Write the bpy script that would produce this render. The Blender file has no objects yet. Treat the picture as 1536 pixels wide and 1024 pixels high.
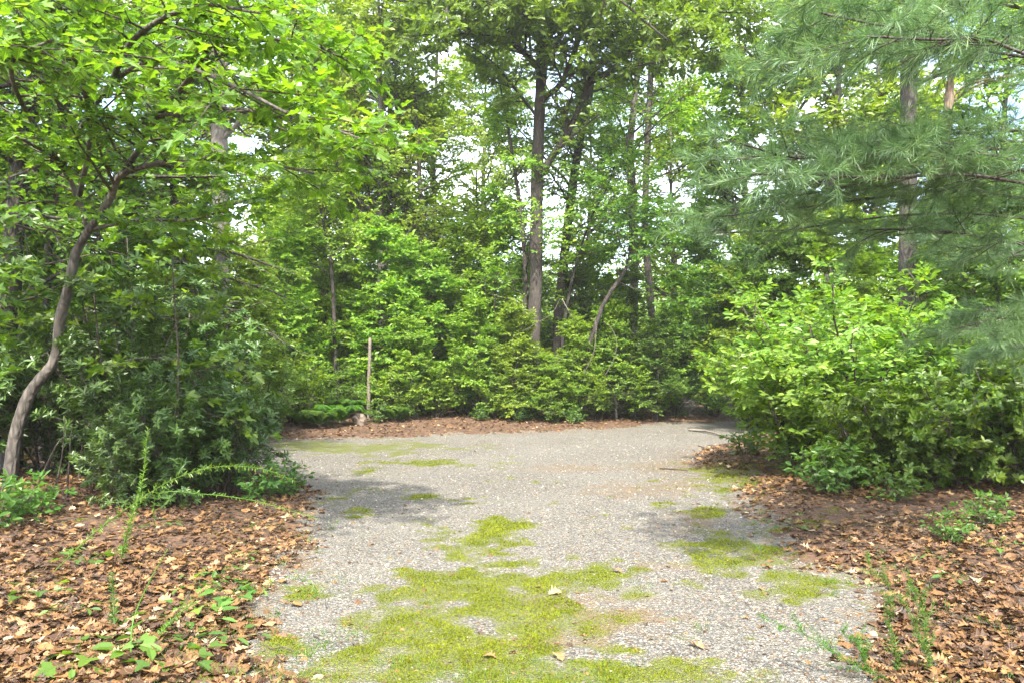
import bpy, math
import numpy as np
from mathutils import Vector

sc = bpy.context.scene
COL = sc.collection
F = 1109.0          # focal length in pixels of the 1536 wide photograph
CAMZ, HOR = 1.5, 560.0
R = np.random.default_rng(7)
Z = np.array([0., 0., 1.])

# ------------------------------------------------------------------ basics
def P(px, py, Y):
    return np.array([(px - 768) / F * Y, Y, CAMZ + (HOR - py) / F * Y])

def G(px, py):
    Y = CAMZ * F / (py - HOR)
    return np.array([(px - 768) / F * Y, Y])

def nrm(v):
    return v / np.maximum(np.linalg.norm(v, axis=-1, keepdims=True), 1e-9)

def lattice(ix, iy, s):
    h = (ix.astype(np.int64) * 374761393 + iy.astype(np.int64) * 668265263 + s * 1442695041) & 0xffffffff
    h = ((h ^ (h >> 13)) * 1274126177) & 0xffffffff
    return ((h ^ (h >> 16)) & 0xffff) / 65535.0

def vnoise(x, y, s=0):
    ix, iy = np.floor(x), np.floor(y)
    fx, fy = x - ix, y - iy
    fx, fy = fx * fx * (3 - 2 * fx), fy * fy * (3 - 2 * fy)
    a = lattice(ix, iy, s); b = lattice(ix + 1, iy, s); c = lattice(ix, iy + 1, s); d = lattice(ix + 1, iy + 1, s)
    return (a * (1 - fx) + b * fx) * (1 - fy) + (c * (1 - fx) + d * fx) * fy

def fbm(x, y, s=0, o=4):
    v, a, t = 0, 1, 0
    for i in range(o):
        v = v + a * vnoise(x * 2 ** i + 17 * i, y * 2 ** i, s + i); t += a; a *= .5
    return v / t

def spline(pts, n):
    pts = np.array(pts, float)
    q = np.vstack([2 * pts[0] - pts[1], pts, 2 * pts[-1] - pts[-2]])
    u = np.linspace(0, len(pts) - 1 - 1e-6, n)
    i = np.floor(u).astype(int); f = (u - i)[:, None]
    a, b, c, d = q[i], q[i + 1], q[i + 2], q[i + 3]
    return .5 * (2 * b + (c - a) * f + (2 * a - 5 * b + 4 * c - d) * f ** 2 + (3 * b - a - 3 * c + d) * f ** 3)

# ------------------------------------------------------------------ mesh builder
class MB:
    def __init__(s):
        s.v, s.loops, s.tot, s.mi, s.leaf, s.n = [], [], [], [], [], 0
    def add(s, v, loops, tot, leaf=None, mi=0):
        v = v.reshape(-1, 3)
        s.v.append(v); s.loops.append(loops.ravel() + s.n); s.tot.append(tot)
        s.mi.append(np.full(len(tot), mi)); s.n += len(v)
        s.leaf.append(leaf.reshape(-1, 3) if leaf is not None else np.tile([.5, 0, .5], (len(v), 1)))
    def tubes(s, Pn, Rn, sides=5, mi=0, rough=0.):
        N, K, _ = Pn.shape
        T = nrm(np.gradient(Pn, axis=1))
        ref = np.where(np.abs(T[:, :1, 2:3]) > .8, np.array([1., .1, 0]), Z)
        u = nrm(np.cross(T, ref)); w = np.cross(T, u)
        a = np.arange(sides) * 2 * np.pi / sides
        rr = Rn[:, :, None, None] * np.ones((1, 1, sides, 1))
        if rough: rr = rr * (1 + rough * R.normal(size=(N, K, sides, 1)))
        v = Pn[:, :, None] + rr * (np.cos(a)[:, None] * u[:, :, None] + np.sin(a)[:, None] * w[:, :, None])
        i = np.arange(N)[:, None, None] * K * sides; k = np.arange(K - 1)[None, :, None] * sides; j = np.arange(sides)[None, None]
        j2 = (j + 1) % sides
        q = np.stack([i + k + j, i + k + j2, i + k + sides + j2, i + k + sides + j], -1)
        s.add(v, q, np.full(q.size // 4, 4), mi=mi)
        # end caps
        c = (np.arange(N)[:, None] * K + K - 1) * sides + np.arange(sides)
        s.loops.append(c.ravel() + s.n - v.size // 3); s.tot.append(np.full(N, sides)); s.mi.append(np.full(N, mi))
    def cards(s, tpl, pos, d, n, size, rnd=None, mi=0, wid=None):
        tv, tf = tpl
        N = len(pos)
        if N == 0: return
        d = nrm(d); y = nrm(np.cross(n, d)); n = np.cross(d, y)
        size = np.broadcast_to(np.asarray(size, float), (N,))[:, None, None]
        wd = 1. if wid is None else np.asarray(wid)[:, None, None]
        v = pos[:, None] + size * (tv[None, :, 0:1] * d[:, None] + wd * tv[None, :, 1:2] * y[:, None] + tv[None, :, 2:3] * n[:, None])
        if rnd is None: rnd = R.random(N)
        lf = np.empty((N, len(tv), 3)); lf[..., 0] = tv[:, 0]; lf[..., 1] = tv[:, 1]; lf[..., 2] = rnd[:, None]
        fl = np.concatenate([np.array(f) for f in tf]); tot = np.array([len(f) for f in tf])
        s.add(v, (np.arange(N) * len(tv))[:, None] + fl[None], np.tile(tot, N), lf, mi)
    def build(s, name, mats, parent=None, smooth=False, loc=None):
        me = bpy.data.meshes.new(name)
        v = np.concatenate(s.v); lp = np.concatenate(s.loops); tot = np.concatenate(s.tot)
        me.vertices.add(len(v)); me.vertices.foreach_set('co', v.astype(np.float32).ravel())
        me.loops.add(len(lp)); me.loops.foreach_set('vertex_index', lp.astype(np.int32))
        me.polygons.add(len(tot)); st = np.concatenate([[0], np.cumsum(tot)[:-1]])
        me.polygons.foreach_set('loop_start', st.astype(np.int32))
        me.polygons.foreach_set('material_index', np.concatenate(s.mi).astype(np.int32))
        me.polygons.foreach_set('use_smooth', np.full(len(tot), smooth))
        me.update(calc_edges=True)
        at = me.attributes.new('leaf', 'FLOAT_VECTOR', 'POINT')
        at.data.foreach_set('vector', np.concatenate(s.leaf).astype(np.float32).ravel())
        for m in (mats if isinstance(mats, (list, tuple)) else [mats]): me.materials.append(m)
        o = bpy.data.objects.new(name, me); COL.objects.link(o)
        if parent: o.parent = parent
        if loc is not None: o.location = loc
        return o

def tag(o, label=None, cat=None, group=None, kind=None):
    if label: o['label'] = label
    if cat: o['category'] = cat
    if group: o['group'] = group
    if kind: o['kind'] = kind
    return o

def empty(name, loc, label, cat, group=None, rz=0., sc_=1.):
    o = bpy.data.objects.new(name, None); COL.objects.link(o)
    o.empty_display_size = .2
    o.location = loc; o.rotation_euler = (0, 0, rz); o.scale = (sc_,) * 3
    return tag(o, label, cat, group)

def copy_tree(root, loc, rz, s, label, group=None):
    c = root.copy(); COL.objects.link(c)
    c.location = loc; c.rotation_euler = (0, 0, rz); c.scale = s if isinstance(s, tuple) else (s, s, s)
    c['label'] = label
    if group: c['group'] = group
    for ch in list(root.children):
        k = ch.copy(); COL.objects.link(k); k.parent = c
    return c

# ------------------------------------------------------------------ materials
def newmat(name):
    m = bpy.data.materials.new(name); m.use_nodes = True
    nt = m.node_tree; nt.nodes.clear()
    out = nt.nodes.new('ShaderNodeOutputMaterial')
    return m, nt, out

def N(nt, t, **k):
    n = nt.nodes.new(t)
    for a, b in k.items():
        if a in n.inputs.keys() if not a.startswith('_') else False: n.inputs[a].default_value = b
        else: setattr(n, a.lstrip('_'), b)
    return n

def ramp(nt, stops, inp):
    r = nt.nodes.new('ShaderNodeValToRGB')
    e = r.color_ramp.elements
    while len(e) < len(stops): e.new(.5)
    for i, (p, c) in enumerate(stops):
        e[i].position = p; e[i].color = (*c, 1) if len(c) == 3 else c
    nt.links.new(inp, r.inputs[0]); return r.outputs[0]

def math_(nt, op, a, b=None, clamp=False):
    n = nt.nodes.new('ShaderNodeMath'); n.operation = op; n.use_clamp = clamp
    for i, x in enumerate((a, b)):
        if x is None: continue
        if isinstance(x, (int, float)): n.inputs[i].default_value = x
        else: nt.links.new(x, n.inputs[i])
    return n.outputs[0]

def mixc(nt, f, a, b, mode='MIX'):
    n = nt.nodes.new('ShaderNodeMix'); n.data_type = 'RGBA'; n.blend_type = mode
    for s, x in ((n.inputs[0], f), (n.inputs[6], a), (n.inputs[7], b)):
        if isinstance(x, (int, float)): s.default_value = x
        elif isinstance(x, tuple): s.default_value = (*x, 1)
        else: nt.links.new(x, s)
    return n.outputs[2]

def noise(nt, scale, detail=3, vec=None, dist=0.):
    n = nt.nodes.new('ShaderNodeTexNoise'); n.inputs['Scale'].default_value = scale
    n.inputs['Detail'].default_value = detail; n.inputs['Distortion'].default_value = dist
    if vec is not None: nt.links.new(vec, n.inputs['Vector'])
    return n.outputs['Fac']

def coords(nt, kind='Object', scale=None):
    t = nt.nodes.new('ShaderNodeTexCoord').outputs[kind]
    if scale:
        m = nt.nodes.new('ShaderNodeMapping'); m.inputs['Scale'].default_value = scale
        nt.links.new(t, m.inputs['Vector']); return m.outputs[0]
    return t

def bump(nt, h, strength=.5, dist=.01):
    b = nt.nodes.new('ShaderNodeBump'); b.inputs['Strength'].default_value = strength
    b.inputs['Distance'].default_value = dist; nt.links.new(h, b.inputs['Height']); return b.outputs[0]

def leaf_mat(name, dark, mid, light, trans=.5, rough=.42, tcol=None, veins=True, objvar=.25, clump=.7, spec=.5):
    m, nt, out = newmat(name); L = nt.links
    a = nt.nodes.new('ShaderNodeAttribute'); a.attribute_name = 'leaf'
    sx = nt.nodes.new('ShaderNodeSeparateXYZ'); L.new(a.outputs['Vector'], sx.inputs[0])
    big = noise(nt, clump, 2, coords(nt))
    t = math_(nt, 'ADD', math_(nt, 'MULTIPLY', sx.outputs[2], .6), math_(nt, 'MULTIPLY', math_(nt, 'SUBTRACT', big, .3), 1.0))
    c = ramp(nt, [(0.05, dark), (.5, mid), (.97, light)], t)
    if veins:
        ay = math_(nt, 'ABSOLUTE', sx.outputs[1])
        mid_v = math_(nt, 'LESS_THAN', ay, .018)
        sid = math_(nt, 'SINE', math_(nt, 'MULTIPLY', math_(nt, 'SUBTRACT', sx.outputs[0], math_(nt, 'MULTIPLY', ay, .9)), 42))
        sid = math_(nt, 'MULTIPLY', math_(nt, 'GREATER_THAN', sid, .85), .35)
        vf = math_(nt, 'MAXIMUM', math_(nt, 'MULTIPLY', mid_v, .6), sid)
        c = mixc(nt, vf, c, tuple(min(1, x * 1.25 + .015) for x in light))
    oi = nt.nodes.new('ShaderNodeObjectInfo')
    hs = nt.nodes.new('ShaderNodeHueSaturation')
    L.new(math_(nt, 'ADD', math_(nt, 'MULTIPLY', oi.outputs['Random'], .03), .485), hs.inputs['Hue'])
    L.new(math_(nt, 'ADD', math_(nt, 'MULTIPLY', oi.outputs['Random'], objvar), 1 - objvar / 2), hs.inputs['Value'])
    L.new(c, hs.inputs['Color']); c = hs.outputs[0]
    p = nt.nodes.new('ShaderNodeBsdfPrincipled'); L.new(c, p.inputs['Base Color'])
    p.inputs['Roughness'].default_value = rough; p.inputs['Specular IOR Level'].default_value = spec
    tr = nt.nodes.new('ShaderNodeBsdfTranslucent')
    L.new(mixc(nt, 1., c, tcol or (1.6, 1.6, .3), 'MULTIPLY'), tr.inputs['Color'])
    mx = nt.nodes.new('ShaderNodeMixShader'); mx.inputs[0].default_value = trans
    L.new(p.outputs[0], mx.inputs[1]); L.new(tr.outputs[0], mx.inputs[2]); L.new(mx.outputs[0], out.inputs[0])
    return m

def bark_mat(name, c1, c2, c3, zs=.25, sc_=14, moss=None):
    c1, c2, c3 = [tuple(x * .72 for x in c) for c in (c1, c2, c3)]
    m, nt, out = newmat(name); L = nt.links
    co = coords(nt, 'Object', (1, 1, zs))
    n1 = noise(nt, sc_, 6, co, .6)
    v = nt.nodes.new('ShaderNodeTexVoronoi'); v.inputs['Scale'].default_value = sc_ * 1.6; v.feature = 'DISTANCE_TO_EDGE'
    L.new(co, v.inputs['Vector'])
    crack = math_(nt, 'MULTIPLY', v.outputs['Distance'], 3., True)
    t = math_(nt, 'ADD', math_(nt, 'MULTIPLY', n1, .75), math_(nt, 'MULTIPLY', crack, .3))
    c = ramp(nt, [(.25, c1), (.55, c2), (.85, c3)], t)
    big = noise(nt, 1.3, 3, coords(nt))
    c = mixc(nt, ramp(nt, [(.5, (0, 0, 0)), (.68, (.6, .6, .6))], big), c, moss or tuple(x * 1.15 for x in c3))
    p = nt.nodes.new('ShaderNodeBsdfPrincipled'); L.new(c, p.inputs['Base Color']); p.inputs['Roughness'].default_value = .9
    L.new(bump(nt, t, .9, .03), p.inputs['Normal']); L.new(p.outputs[0], out.inputs[0])
    return m

M = {}
M['oakleaf'] = leaf_mat('oak_leaf', (.04, .095, .014), (.088, .175, .022), (.18, .29, .03), rough=.4)
M['lobed'] = leaf_mat('lobed_leaf', (.032, .078, .014), (.078, .158, .02), (.19, .29, .03), rough=.36)
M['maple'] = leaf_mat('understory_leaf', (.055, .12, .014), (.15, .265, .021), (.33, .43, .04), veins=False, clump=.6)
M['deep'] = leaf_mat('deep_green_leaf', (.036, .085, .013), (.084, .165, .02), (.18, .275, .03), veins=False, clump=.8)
M['far'] = leaf_mat('far_leaf', (.085, .155, .02), (.165, .265, .03), (.28, .37, .045), veins=False, clump=.35, trans=.45)
M['viburnum'] = leaf_mat('bright_shrub_leaf', (.055, .13, .018), (.125, .25, .03), (.25, .37, .045), rough=.4, clump=1.2)
M['laurel'] = leaf_mat('laurel_leaf', (.02, .05, .009), (.044, .092, .014), (.09, .16, .024), trans=.22, rough=.4, clump=1.5)
M['needle'] = leaf_mat('pine_needle', (.055, .115, .045), (.12, .215, .085), (.21, .32, .12), trans=.35, rough=.45, veins=False, tcol=(1.1, 1.2, .8), clump=2.)
M['weed'] = leaf_mat('weed_leaf', (.07, .15, .025), (.12, .23, .035), (.2, .33, .05), veins=False, clump=3)
M['weeddark'] = leaf_mat('blue_green_weed_leaf', (.05, .11, .022), (.09, .18, .035), (.15, .26, .05), veins=False, clump=3)
M['fern'] = leaf_mat('fern_leaf', (.045, .11, .02), (.08, .17, .03), (.14, .25, .045), veins=False, clump=3)
M['grass'] = leaf_mat('grass_blade', (.04, .10, .02), (.09, .18, .03), (.22, .28, .06), veins=False, clump=2)
M['oakbark'] = bark_mat('oak_bark', (.035, .028, .022), (.045, .036, .029), (.11, .09, .072))
M['greybark'] = bark_mat('grey_bark', (.035, .03, .025), (.10, .085, .07), (.20, .175, .15), zs=.35, sc_=10)
M['palebark'] = bark_mat('pale_bark', (.07, .06, .05), (.17, .15, .13), (.27, .245, .22), zs=.4, sc_=9)
M['darkbark'] = bark_mat('dark_bark', (.015, .012, .01), (.045, .036, .03), (.10, .08, .065), zs=.4)
M['twig'] = bark_mat('twig_bark', (.04, .03, .022), (.09, .07, .05), (.17, .14, .10), sc_=40)
M['pinebark'] = bark_mat('pine_bark', (.018, .015, .012), (.065, .053, .045), (.14, .12, .10), zs=.22, sc_=12)
M['snag'] = bark_mat('snag_wood', (.07, .045, .03), (.17, .115, .075), (.28, .21, .15), zs=.2, sc_=10)
M['palewood'] = bark_mat('weathered_wood', (.10, .08, .06), (.22, .185, .14), (.33, .29, .24), zs=.3, sc_=20)

def litter_mat():
    m, nt, out = newmat('dead_leaf'); L = nt.links
    a = nt.nodes.new('ShaderNodeAttribute'); a.attribute_name = 'leaf'
    sx = nt.nodes.new('ShaderNodeSeparateXYZ'); L.new(a.outputs['Vector'], sx.inputs[0])
    c = ramp(nt, [(0, (.02, .011, .006)), (.25, (.052, .025, .009)), (.5, (.13, .062, .018)), (.8, (.24, .128, .040)), (.94, (.36, .25, .12)), (1., (.36, .28, .19))], sx.outputs[2])
    n = noise(nt, 35, 4, coords(nt))
    c = mixc(nt, math_(nt, 'MULTIPLY', math_(nt, 'SUBTRACT', n, .45, True), 2.2, True), c, (.07, .036, .02))
    ay = math_(nt, 'ABSOLUTE', sx.outputs[1])
    c = mixc(nt, math_(nt, 'MULTIPLY', math_(nt, 'LESS_THAN', ay, .015), .5), c, (.3, .19, .11))
    p = nt.nodes.new('ShaderNodeBsdfPrincipled'); L.new(c, p.inputs['Base Color']); p.inputs['Roughness'].default_value = .62
    tr = nt.nodes.new('ShaderNodeBsdfTranslucent'); L.new(c, tr.inputs['Color'])
    mx = nt.nodes.new('ShaderNodeMixShader'); mx.inputs[0].default_value = .15
    L.new(p.outputs[0], mx.inputs[1]); L.new(tr.outputs[0], mx.inputs[2]); L.new(mx.outputs[0], out.inputs[0])
    return m
M['litter'] = litter_mat()

def soil_mat():
    m, nt, out = newmat('forest_soil'); L = nt.links
    co = coords(nt)
    n1 = noise(nt, 9, 8, co, .5); n2 = noise(nt, .6, 4, co)
    v = nt.nodes.new('ShaderNodeTexVoronoi'); v.inputs['Scale'].default_value = 16; L.new(co, v.inputs['Vector'])
    c = ramp(nt, [(.25, (.016, .010, .006)), (.5, (.052, .028, .014)), (.75, (.13, .068, .034))], math_(nt, 'ADD', math_(nt, 'MULTIPLY', n1, .7), math_(nt, 'MULTIPLY', v.outputs['Distance'], .4)))
    c = mixc(nt, ramp(nt, [(.42, (0, 0, 0)), (.6, (.5, .5, .5))], n2), c, (.085, .045, .023))
    p = nt.nodes.new('ShaderNodeBsdfPrincipled'); L.new(c, p.inputs['Base Color']); p.inputs['Roughness'].default_value = .95
    L.new(bump(nt, n1, 1, .05), p.inputs['Normal']); L.new(p.outputs[0], out.inputs[0])
    return m
M['soil'] = soil_mat()

def gravel_mat():
    m, nt, out = newmat('gravel_surface'); L = nt.links
    co = coords(nt)
    def stones(scale):
        v = nt.nodes.new('ShaderNodeTexVoronoi'); v.inputs['Scale'].default_value = scale; L.new(co, v.inputs['Vector'])
        s = nt.nodes.new('ShaderNodeSeparateColor'); L.new(v.outputs['Color'], s.inputs[0])
        return v.outputs['Distance'], s.outputs[0], s.outputs[1]
    d1, r1, r1b = stones(62); d2, r2, _ = stones(140)
    c = ramp(nt, [(0, (.055, .050, .040)), (.3, (.125, .118, .10)), (.65, (.23, .218, .19)), (1, (.42, .40, .355))], math_(nt, 'ADD', math_(nt, 'MULTIPLY', r1, .62), math_(nt, 'MULTIPLY', r2, .38)))
    c = mixc(nt, math_(nt, 'MULTIPLY', math_(nt, 'GREATER_THAN', r1b, .9), .5), c, (.48, .33, .19))
    gap = ramp(nt, [(.3, (1, 1, 1)), (.75, (.42, .38, .32))], d1)
    c = mixc(nt, .8, c, gap, 'MULTIPLY')
    big = noise(nt, .55, 5, co, .4)
    c = mixc(nt, ramp(nt, [(.4, (.0, .0, .0)), (.7, (.3, .3, .3))], big), c, (.25, .24, .20))
    a = nt.nodes.new('ShaderNodeAttribute'); a.attribute_name = 'zone'
    sx = nt.nodes.new('ShaderNodeSeparateXYZ'); L.new(a.outputs['Vector'], sx.inputs[0])
    br = noise(nt, 4.5, 8, co, .5)
    fine = noise(nt, 60, 3, co)
    mossf = math_(nt, 'MULTIPLY', math_(nt, 'SUBTRACT', math_(nt, 'ADD', sx.outputs[0], math_(nt, 'MULTIPLY', fine, .7)), .62), 2.6, True)
    mossc = ramp(nt, [(.3, (.05, .06, .008)), (.55, (.13, .15, .012)), (.75, (.22, .23, .022))], fine)
    c = mixc(nt, math_(nt, 'MULTIPLY', mossf, .85), c, mossc)
    dirtf = math_(nt, 'MULTIPLY', math_(nt, 'SUBTRACT', math_(nt, 'ADD', math_(nt, 'MULTIPLY', sx.outputs[1], .9), math_(nt, 'MULTIPLY', br, 2.)), 1.5), 2, True)
    dirtc = ramp(nt, [(.3, (.10, .062, .032)), (.7, (.26, .185, .10))], fine)
    c = mixc(nt, math_(nt, 'MULTIPLY', dirtf, .8), c, dirtc)
    p = nt.nodes.new('ShaderNodeBsdfPrincipled'); L.new(c, p.inputs['Base Color']); p.inputs['Roughness'].default_value = .9
    h = math_(nt, 'ADD', math_(nt, 'MULTIPLY', d1, -1.), math_(nt, 'MULTIPLY', d2, -.5))
    L.new(bump(nt, h, 1, .03), p.inputs['Normal']); L.new(p.outputs[0], out.inputs[0])
    return m
M['gravel'] = gravel_mat()

def stone_mat(name, stops, rough=.85):
    m, nt, out = newmat(name); L = nt.links
    a = nt.nodes.new('ShaderNodeAttribute'); a.attribute_name = 'leaf'
    sx = nt.nodes.new('ShaderNodeSeparateXYZ'); L.new(a.outputs['Vector'], sx.inputs[0])
    n = noise(nt, 70, 4, coords(nt))
    c = ramp(nt, stops, math_(nt, 'ADD', sx.outputs[2], math_(nt, 'MULTIPLY', math_(nt, 'SUBTRACT', n, .5), .35)))
    p = nt.nodes.new('ShaderNodeBsdfPrincipled'); L.new(c, p.inputs['Base Color']); p.inputs['Roughness'].default_value = rough
    L.new(p.outputs[0], out.inputs[0]); return m
M['pebble'] = stone_mat('pebble', [(0, (.028, .026, .022)), (.35, (.08, .074, .062)), (.7, (.155, .146, .126)), (.9, (.32, .303, .262)), (1, (.24, .15, .08))])
M['rock'] = stone_mat('rock_face', [(0, (.08, .06, .045)), (.5, (.15, .115, .085)), (1, (.24, .19, .145))])
M['moss'] = leaf_mat('moss_tip', (.085, .105, .006), (.135, .16, .008), (.20, .22, .012), trans=.35, veins=False, objvar=0, clump=3, rough=.7, spec=.2)

# ------------------------------------------------------------------ leaf templates  (x along the leaf, y across, z normal)
def two_sided(half, fold=.25, droop=.18):
    h = [(x, y) for x, y in half]
    n = len(h)
    v, f1, f2 = [], [], []
    for x, y in h:
        v.append((x, y, fold * abs(y) - droop * x * x)); f1.append(len(v) - 1)
    for i, (x, y) in enumerate(h):
        if y == 0: f2.append(i)
        else: v.append((x, -y, fold * abs(y) - droop * x * x)); f2.append(len(v) - 1)
    return np.array(v), [f1[::-1], f2]
OVAL = two_sided([(0, 0), (.28, .21), (.62, .22), (1, 0)])
NARROW = two_sided([(0, 0), (.3, .13), (.7, .14), (1, 0)], .2, .2)
LOBED = two_sided([(0, 0), (.04, .2), (.22, .46), (.36, .2), (.66, .38), (.72, .14), (1, 0)], .2, .22)
LOBED2 = two_sided([(0, 0), (.12, .06), (.1, .26), (.42, .52), (.52, .2), (.8, .16), (1, 0)], .3, .12)
OAK = two_sided([(0, 0), (.22, .17), (.34, .09), (.5, .28), (.6, .13), (.78, .24), (1, 0)], .2, .2)
DIAM = two_sided([(0, 0), (.45, .3), (1, 0)], .3, .12)
NEEDLE = (np.array([(0, .0, 0), (.0, .012, 0), (.5, .012, -.04), (.5, -.006, -.04), (1, 0, -.14)]), [[0, 1, 2, 3], [3, 2, 4]])

def litter_tpl(seed, lobes):
    r = np.random.default_rng(seed)
    xs = np.linspace(0, 1, 9)
    w = .06 + np.sin(np.pi * np.clip(xs, 0, 1) ** .8) * .3
    if lobes: w = w * np.where(np.arange(9) % 2 == 0, .55, 1.25)
    w[0] = .015; w[-1] = .01
    a, b, c, e = r.uniform(-.1, .8), r.uniform(-.16, .16), r.uniform(-.4, .4), r.uniform(-.3, .3)
    v = []
    for x, wi in zip(xs, w):
        xx = x + (wi * .35 if lobes else 0)
        for y in (-wi, 0, wi):
            v.append((xx if y else x, y, a * y * y * 2 + b * math.sin(3 * x + e) + c * x * y + r.normal() * .02))
    f = []
    for i in range(8):
        for k in range(2):
            q = i * 3 + k; f.append([q, q + 1, q + 4, q + 3])
    v = np.array(v); v[:, 2] -= v[:, 2].min(); v[:, 0] -= .5
    return v, f
LITTER = [litter_tpl(i, i % 3 != 0) for i in range(9)]
# maple-like dead leaf with five points
def star_tpl(seed):
    r = np.random.default_rng(seed); v = [(0, 0, .02)]
    n = 14
    for i in range(n):
        a = 2 * math.pi * i / n + .2
        rad = (.5 if i % 2 == 0 else .26) * r.uniform(.8, 1.15)
        if i in (7,): rad = .1
        v.append((rad * math.cos(a), rad * math.sin(a), r.uniform(0, .22)))
    return np.array(v), [[0, 1 + i, 1 + (i + 1) % n] for i in range(n)]
LITTER += [star_tpl(i) for i in range(4)]

# ------------------------------------------------------------------ growth
def along(Pn, Rn, t):
    """Pn (N,K,3), t (N,m) -> positions, tangents, radii"""
    K = Pn.shape[1]; u = np.clip(t, 0, .9999) * (K - 1); i = np.floor(u).astype(int); f = u - i
    n = np.arange(len(Pn))[:, None]
    a, b = Pn[n, i], Pn[n, i + 1]
    return a + (b - a) * f[..., None], nrm(b - a), Rn[n, i] * (1 - f) + Rn[n, i + 1] * f

def grow(Pn, Rn, per, t0, t1, L, ang, flat=.5, up=.2, K=5, taper=.5, wig=.12, rel=None, rmin=.002, r_ratio=.6):
    n = len(Pn)
    t = np.linspace(t0, t1, per)[None] + R.normal(size=(n, per)) * (t1 - t0) / per * .5
    t = np.clip(t, 0.02, .995)
    p, T, r = along(Pn, Rn, t)
    if flat > 0:
        s = nrm(np.cross(T, Z) + 1e-6) * np.where((np.arange(per) % 2) == 0, 1, -1)[None, :, None]
        th = R.normal(size=(n, per, 1)) * (1.6 * (1 - flat))
        s = s * np.cos(th) + np.cross(T, s) * np.sin(th)
    else:
        s = nrm(np.cross(T, nrm(R.normal(size=T.shape))))
    a = ang * (1 + .25 * R.normal(size=(n, per, 1)))
    d = nrm(T * np.cos(a) + s * np.sin(a))
    Ln = L * (1 - taper * (t - t0) / max(t1 - t0, .01)) * R.uniform(.65, 1.25, size=t.shape)
    if rel is not None: Ln = Ln * rel[:, None]
    d = d.reshape(-1, 3); p = p.reshape(-1, 3); Ln = Ln.reshape(-1); r = r.reshape(-1)
    out = [p]; step = (Ln / (K - 1))[:, None]
    for k in range(K - 1):
        d = nrm(d + R.normal(size=d.shape) * wig + Z * up / (K - 1))
        out.append(out[-1] + d * step)
    r0 = np.maximum(r * r_ratio, rmin)
    Rk = r0[:, None] * np.linspace(1, .35, K)[None]
    return np.stack(out, 1), Rk

def trunks_auto(n_limb, P0, R0, t0, t1, L, ang, up, flat=0., K=7, taper=.6, wig=.1):
    return grow(P0, R0, n_limb, t0, t1, L, ang, flat, up, K, taper, wig)

def leaf_spray(mb, Pn, tpl, per, size, t0=.1, ang=.95, upn=.75, mi=1, tip=True, svar=.25, jit=.4, out=.55, ctr=None):
    n = len(Pn)
    t = np.linspace(t0, .98, per)[None] + R.normal(size=(n, per)) * .04
    p, T, _ = along(Pn, np.zeros(Pn.shape[:2]), t)
    s = nrm(np.cross(T, Z) + 1e-6) * np.where((np.arange(per) % 2) == 0, 1, -1)[None, :, None]
    d = T * np.cos(ang) + s * np.sin(ang) + R.normal(size=T.shape) * jit * .6
    d[..., 2] -= .12
    if tip: d[:, -1] = T[:, -1]
    c_ = p * np.array([1, 1, 0]) if ctr is None else (p - ctr) * np.array([1, 1, 0])
    nn = Z * upn + R.normal(size=T.shape) * jit + nrm(c_ + 1e-4) * out
    sz = size * R.uniform(1 - svar * 1.6, 1 + svar, size=t.shape)
    d, nn, p = nrm(d).reshape(-1, 3), nn.reshape(-1, 3), p.reshape(-1, 3)
    sz = sz.reshape(-1)
    mb.cards(tpl, p + d * sz[:, None] * .12, d, nn, sz, mi=mi)

def rosettes(mb, Pn, tpl, per, size, mi=1, at=(1.,), open_=1.15):
    for tt in at:
        n = len(Pn)
        p, T, _ = along(Pn, np.zeros(Pn.shape[:2]), np.full((n, 1), tt))
        T = nrm(T[:, 0] + Z * .55); p = p[:, 0]
        u = nrm(np.cross(T, nrm(R.normal(size=T.shape)))); w = np.cross(T, u)
        a = (np.arange(per) / per * 2 * np.pi)[None] + R.normal(size=(n, per)) * .25
        rad = np.cos(a)[..., None] * u[:, None] + np.sin(a)[..., None] * w[:, None]
        op = open_ * R.uniform(.7, 1.2, size=(n, per, 1))
        d = T[:, None] * np.cos(op) + rad * np.sin(op)
        nn = T[:, None] * np.sin(op) - rad * np.cos(op) + R.normal(size=d.shape) * .12
        sz = size * R.uniform(.6, 1.2, size=n * per)
        mb.cards(tpl, np.repeat(p, per, 0), d.reshape(-1, 3), nn.reshape(-1, 3), sz, mi=mi)

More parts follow.
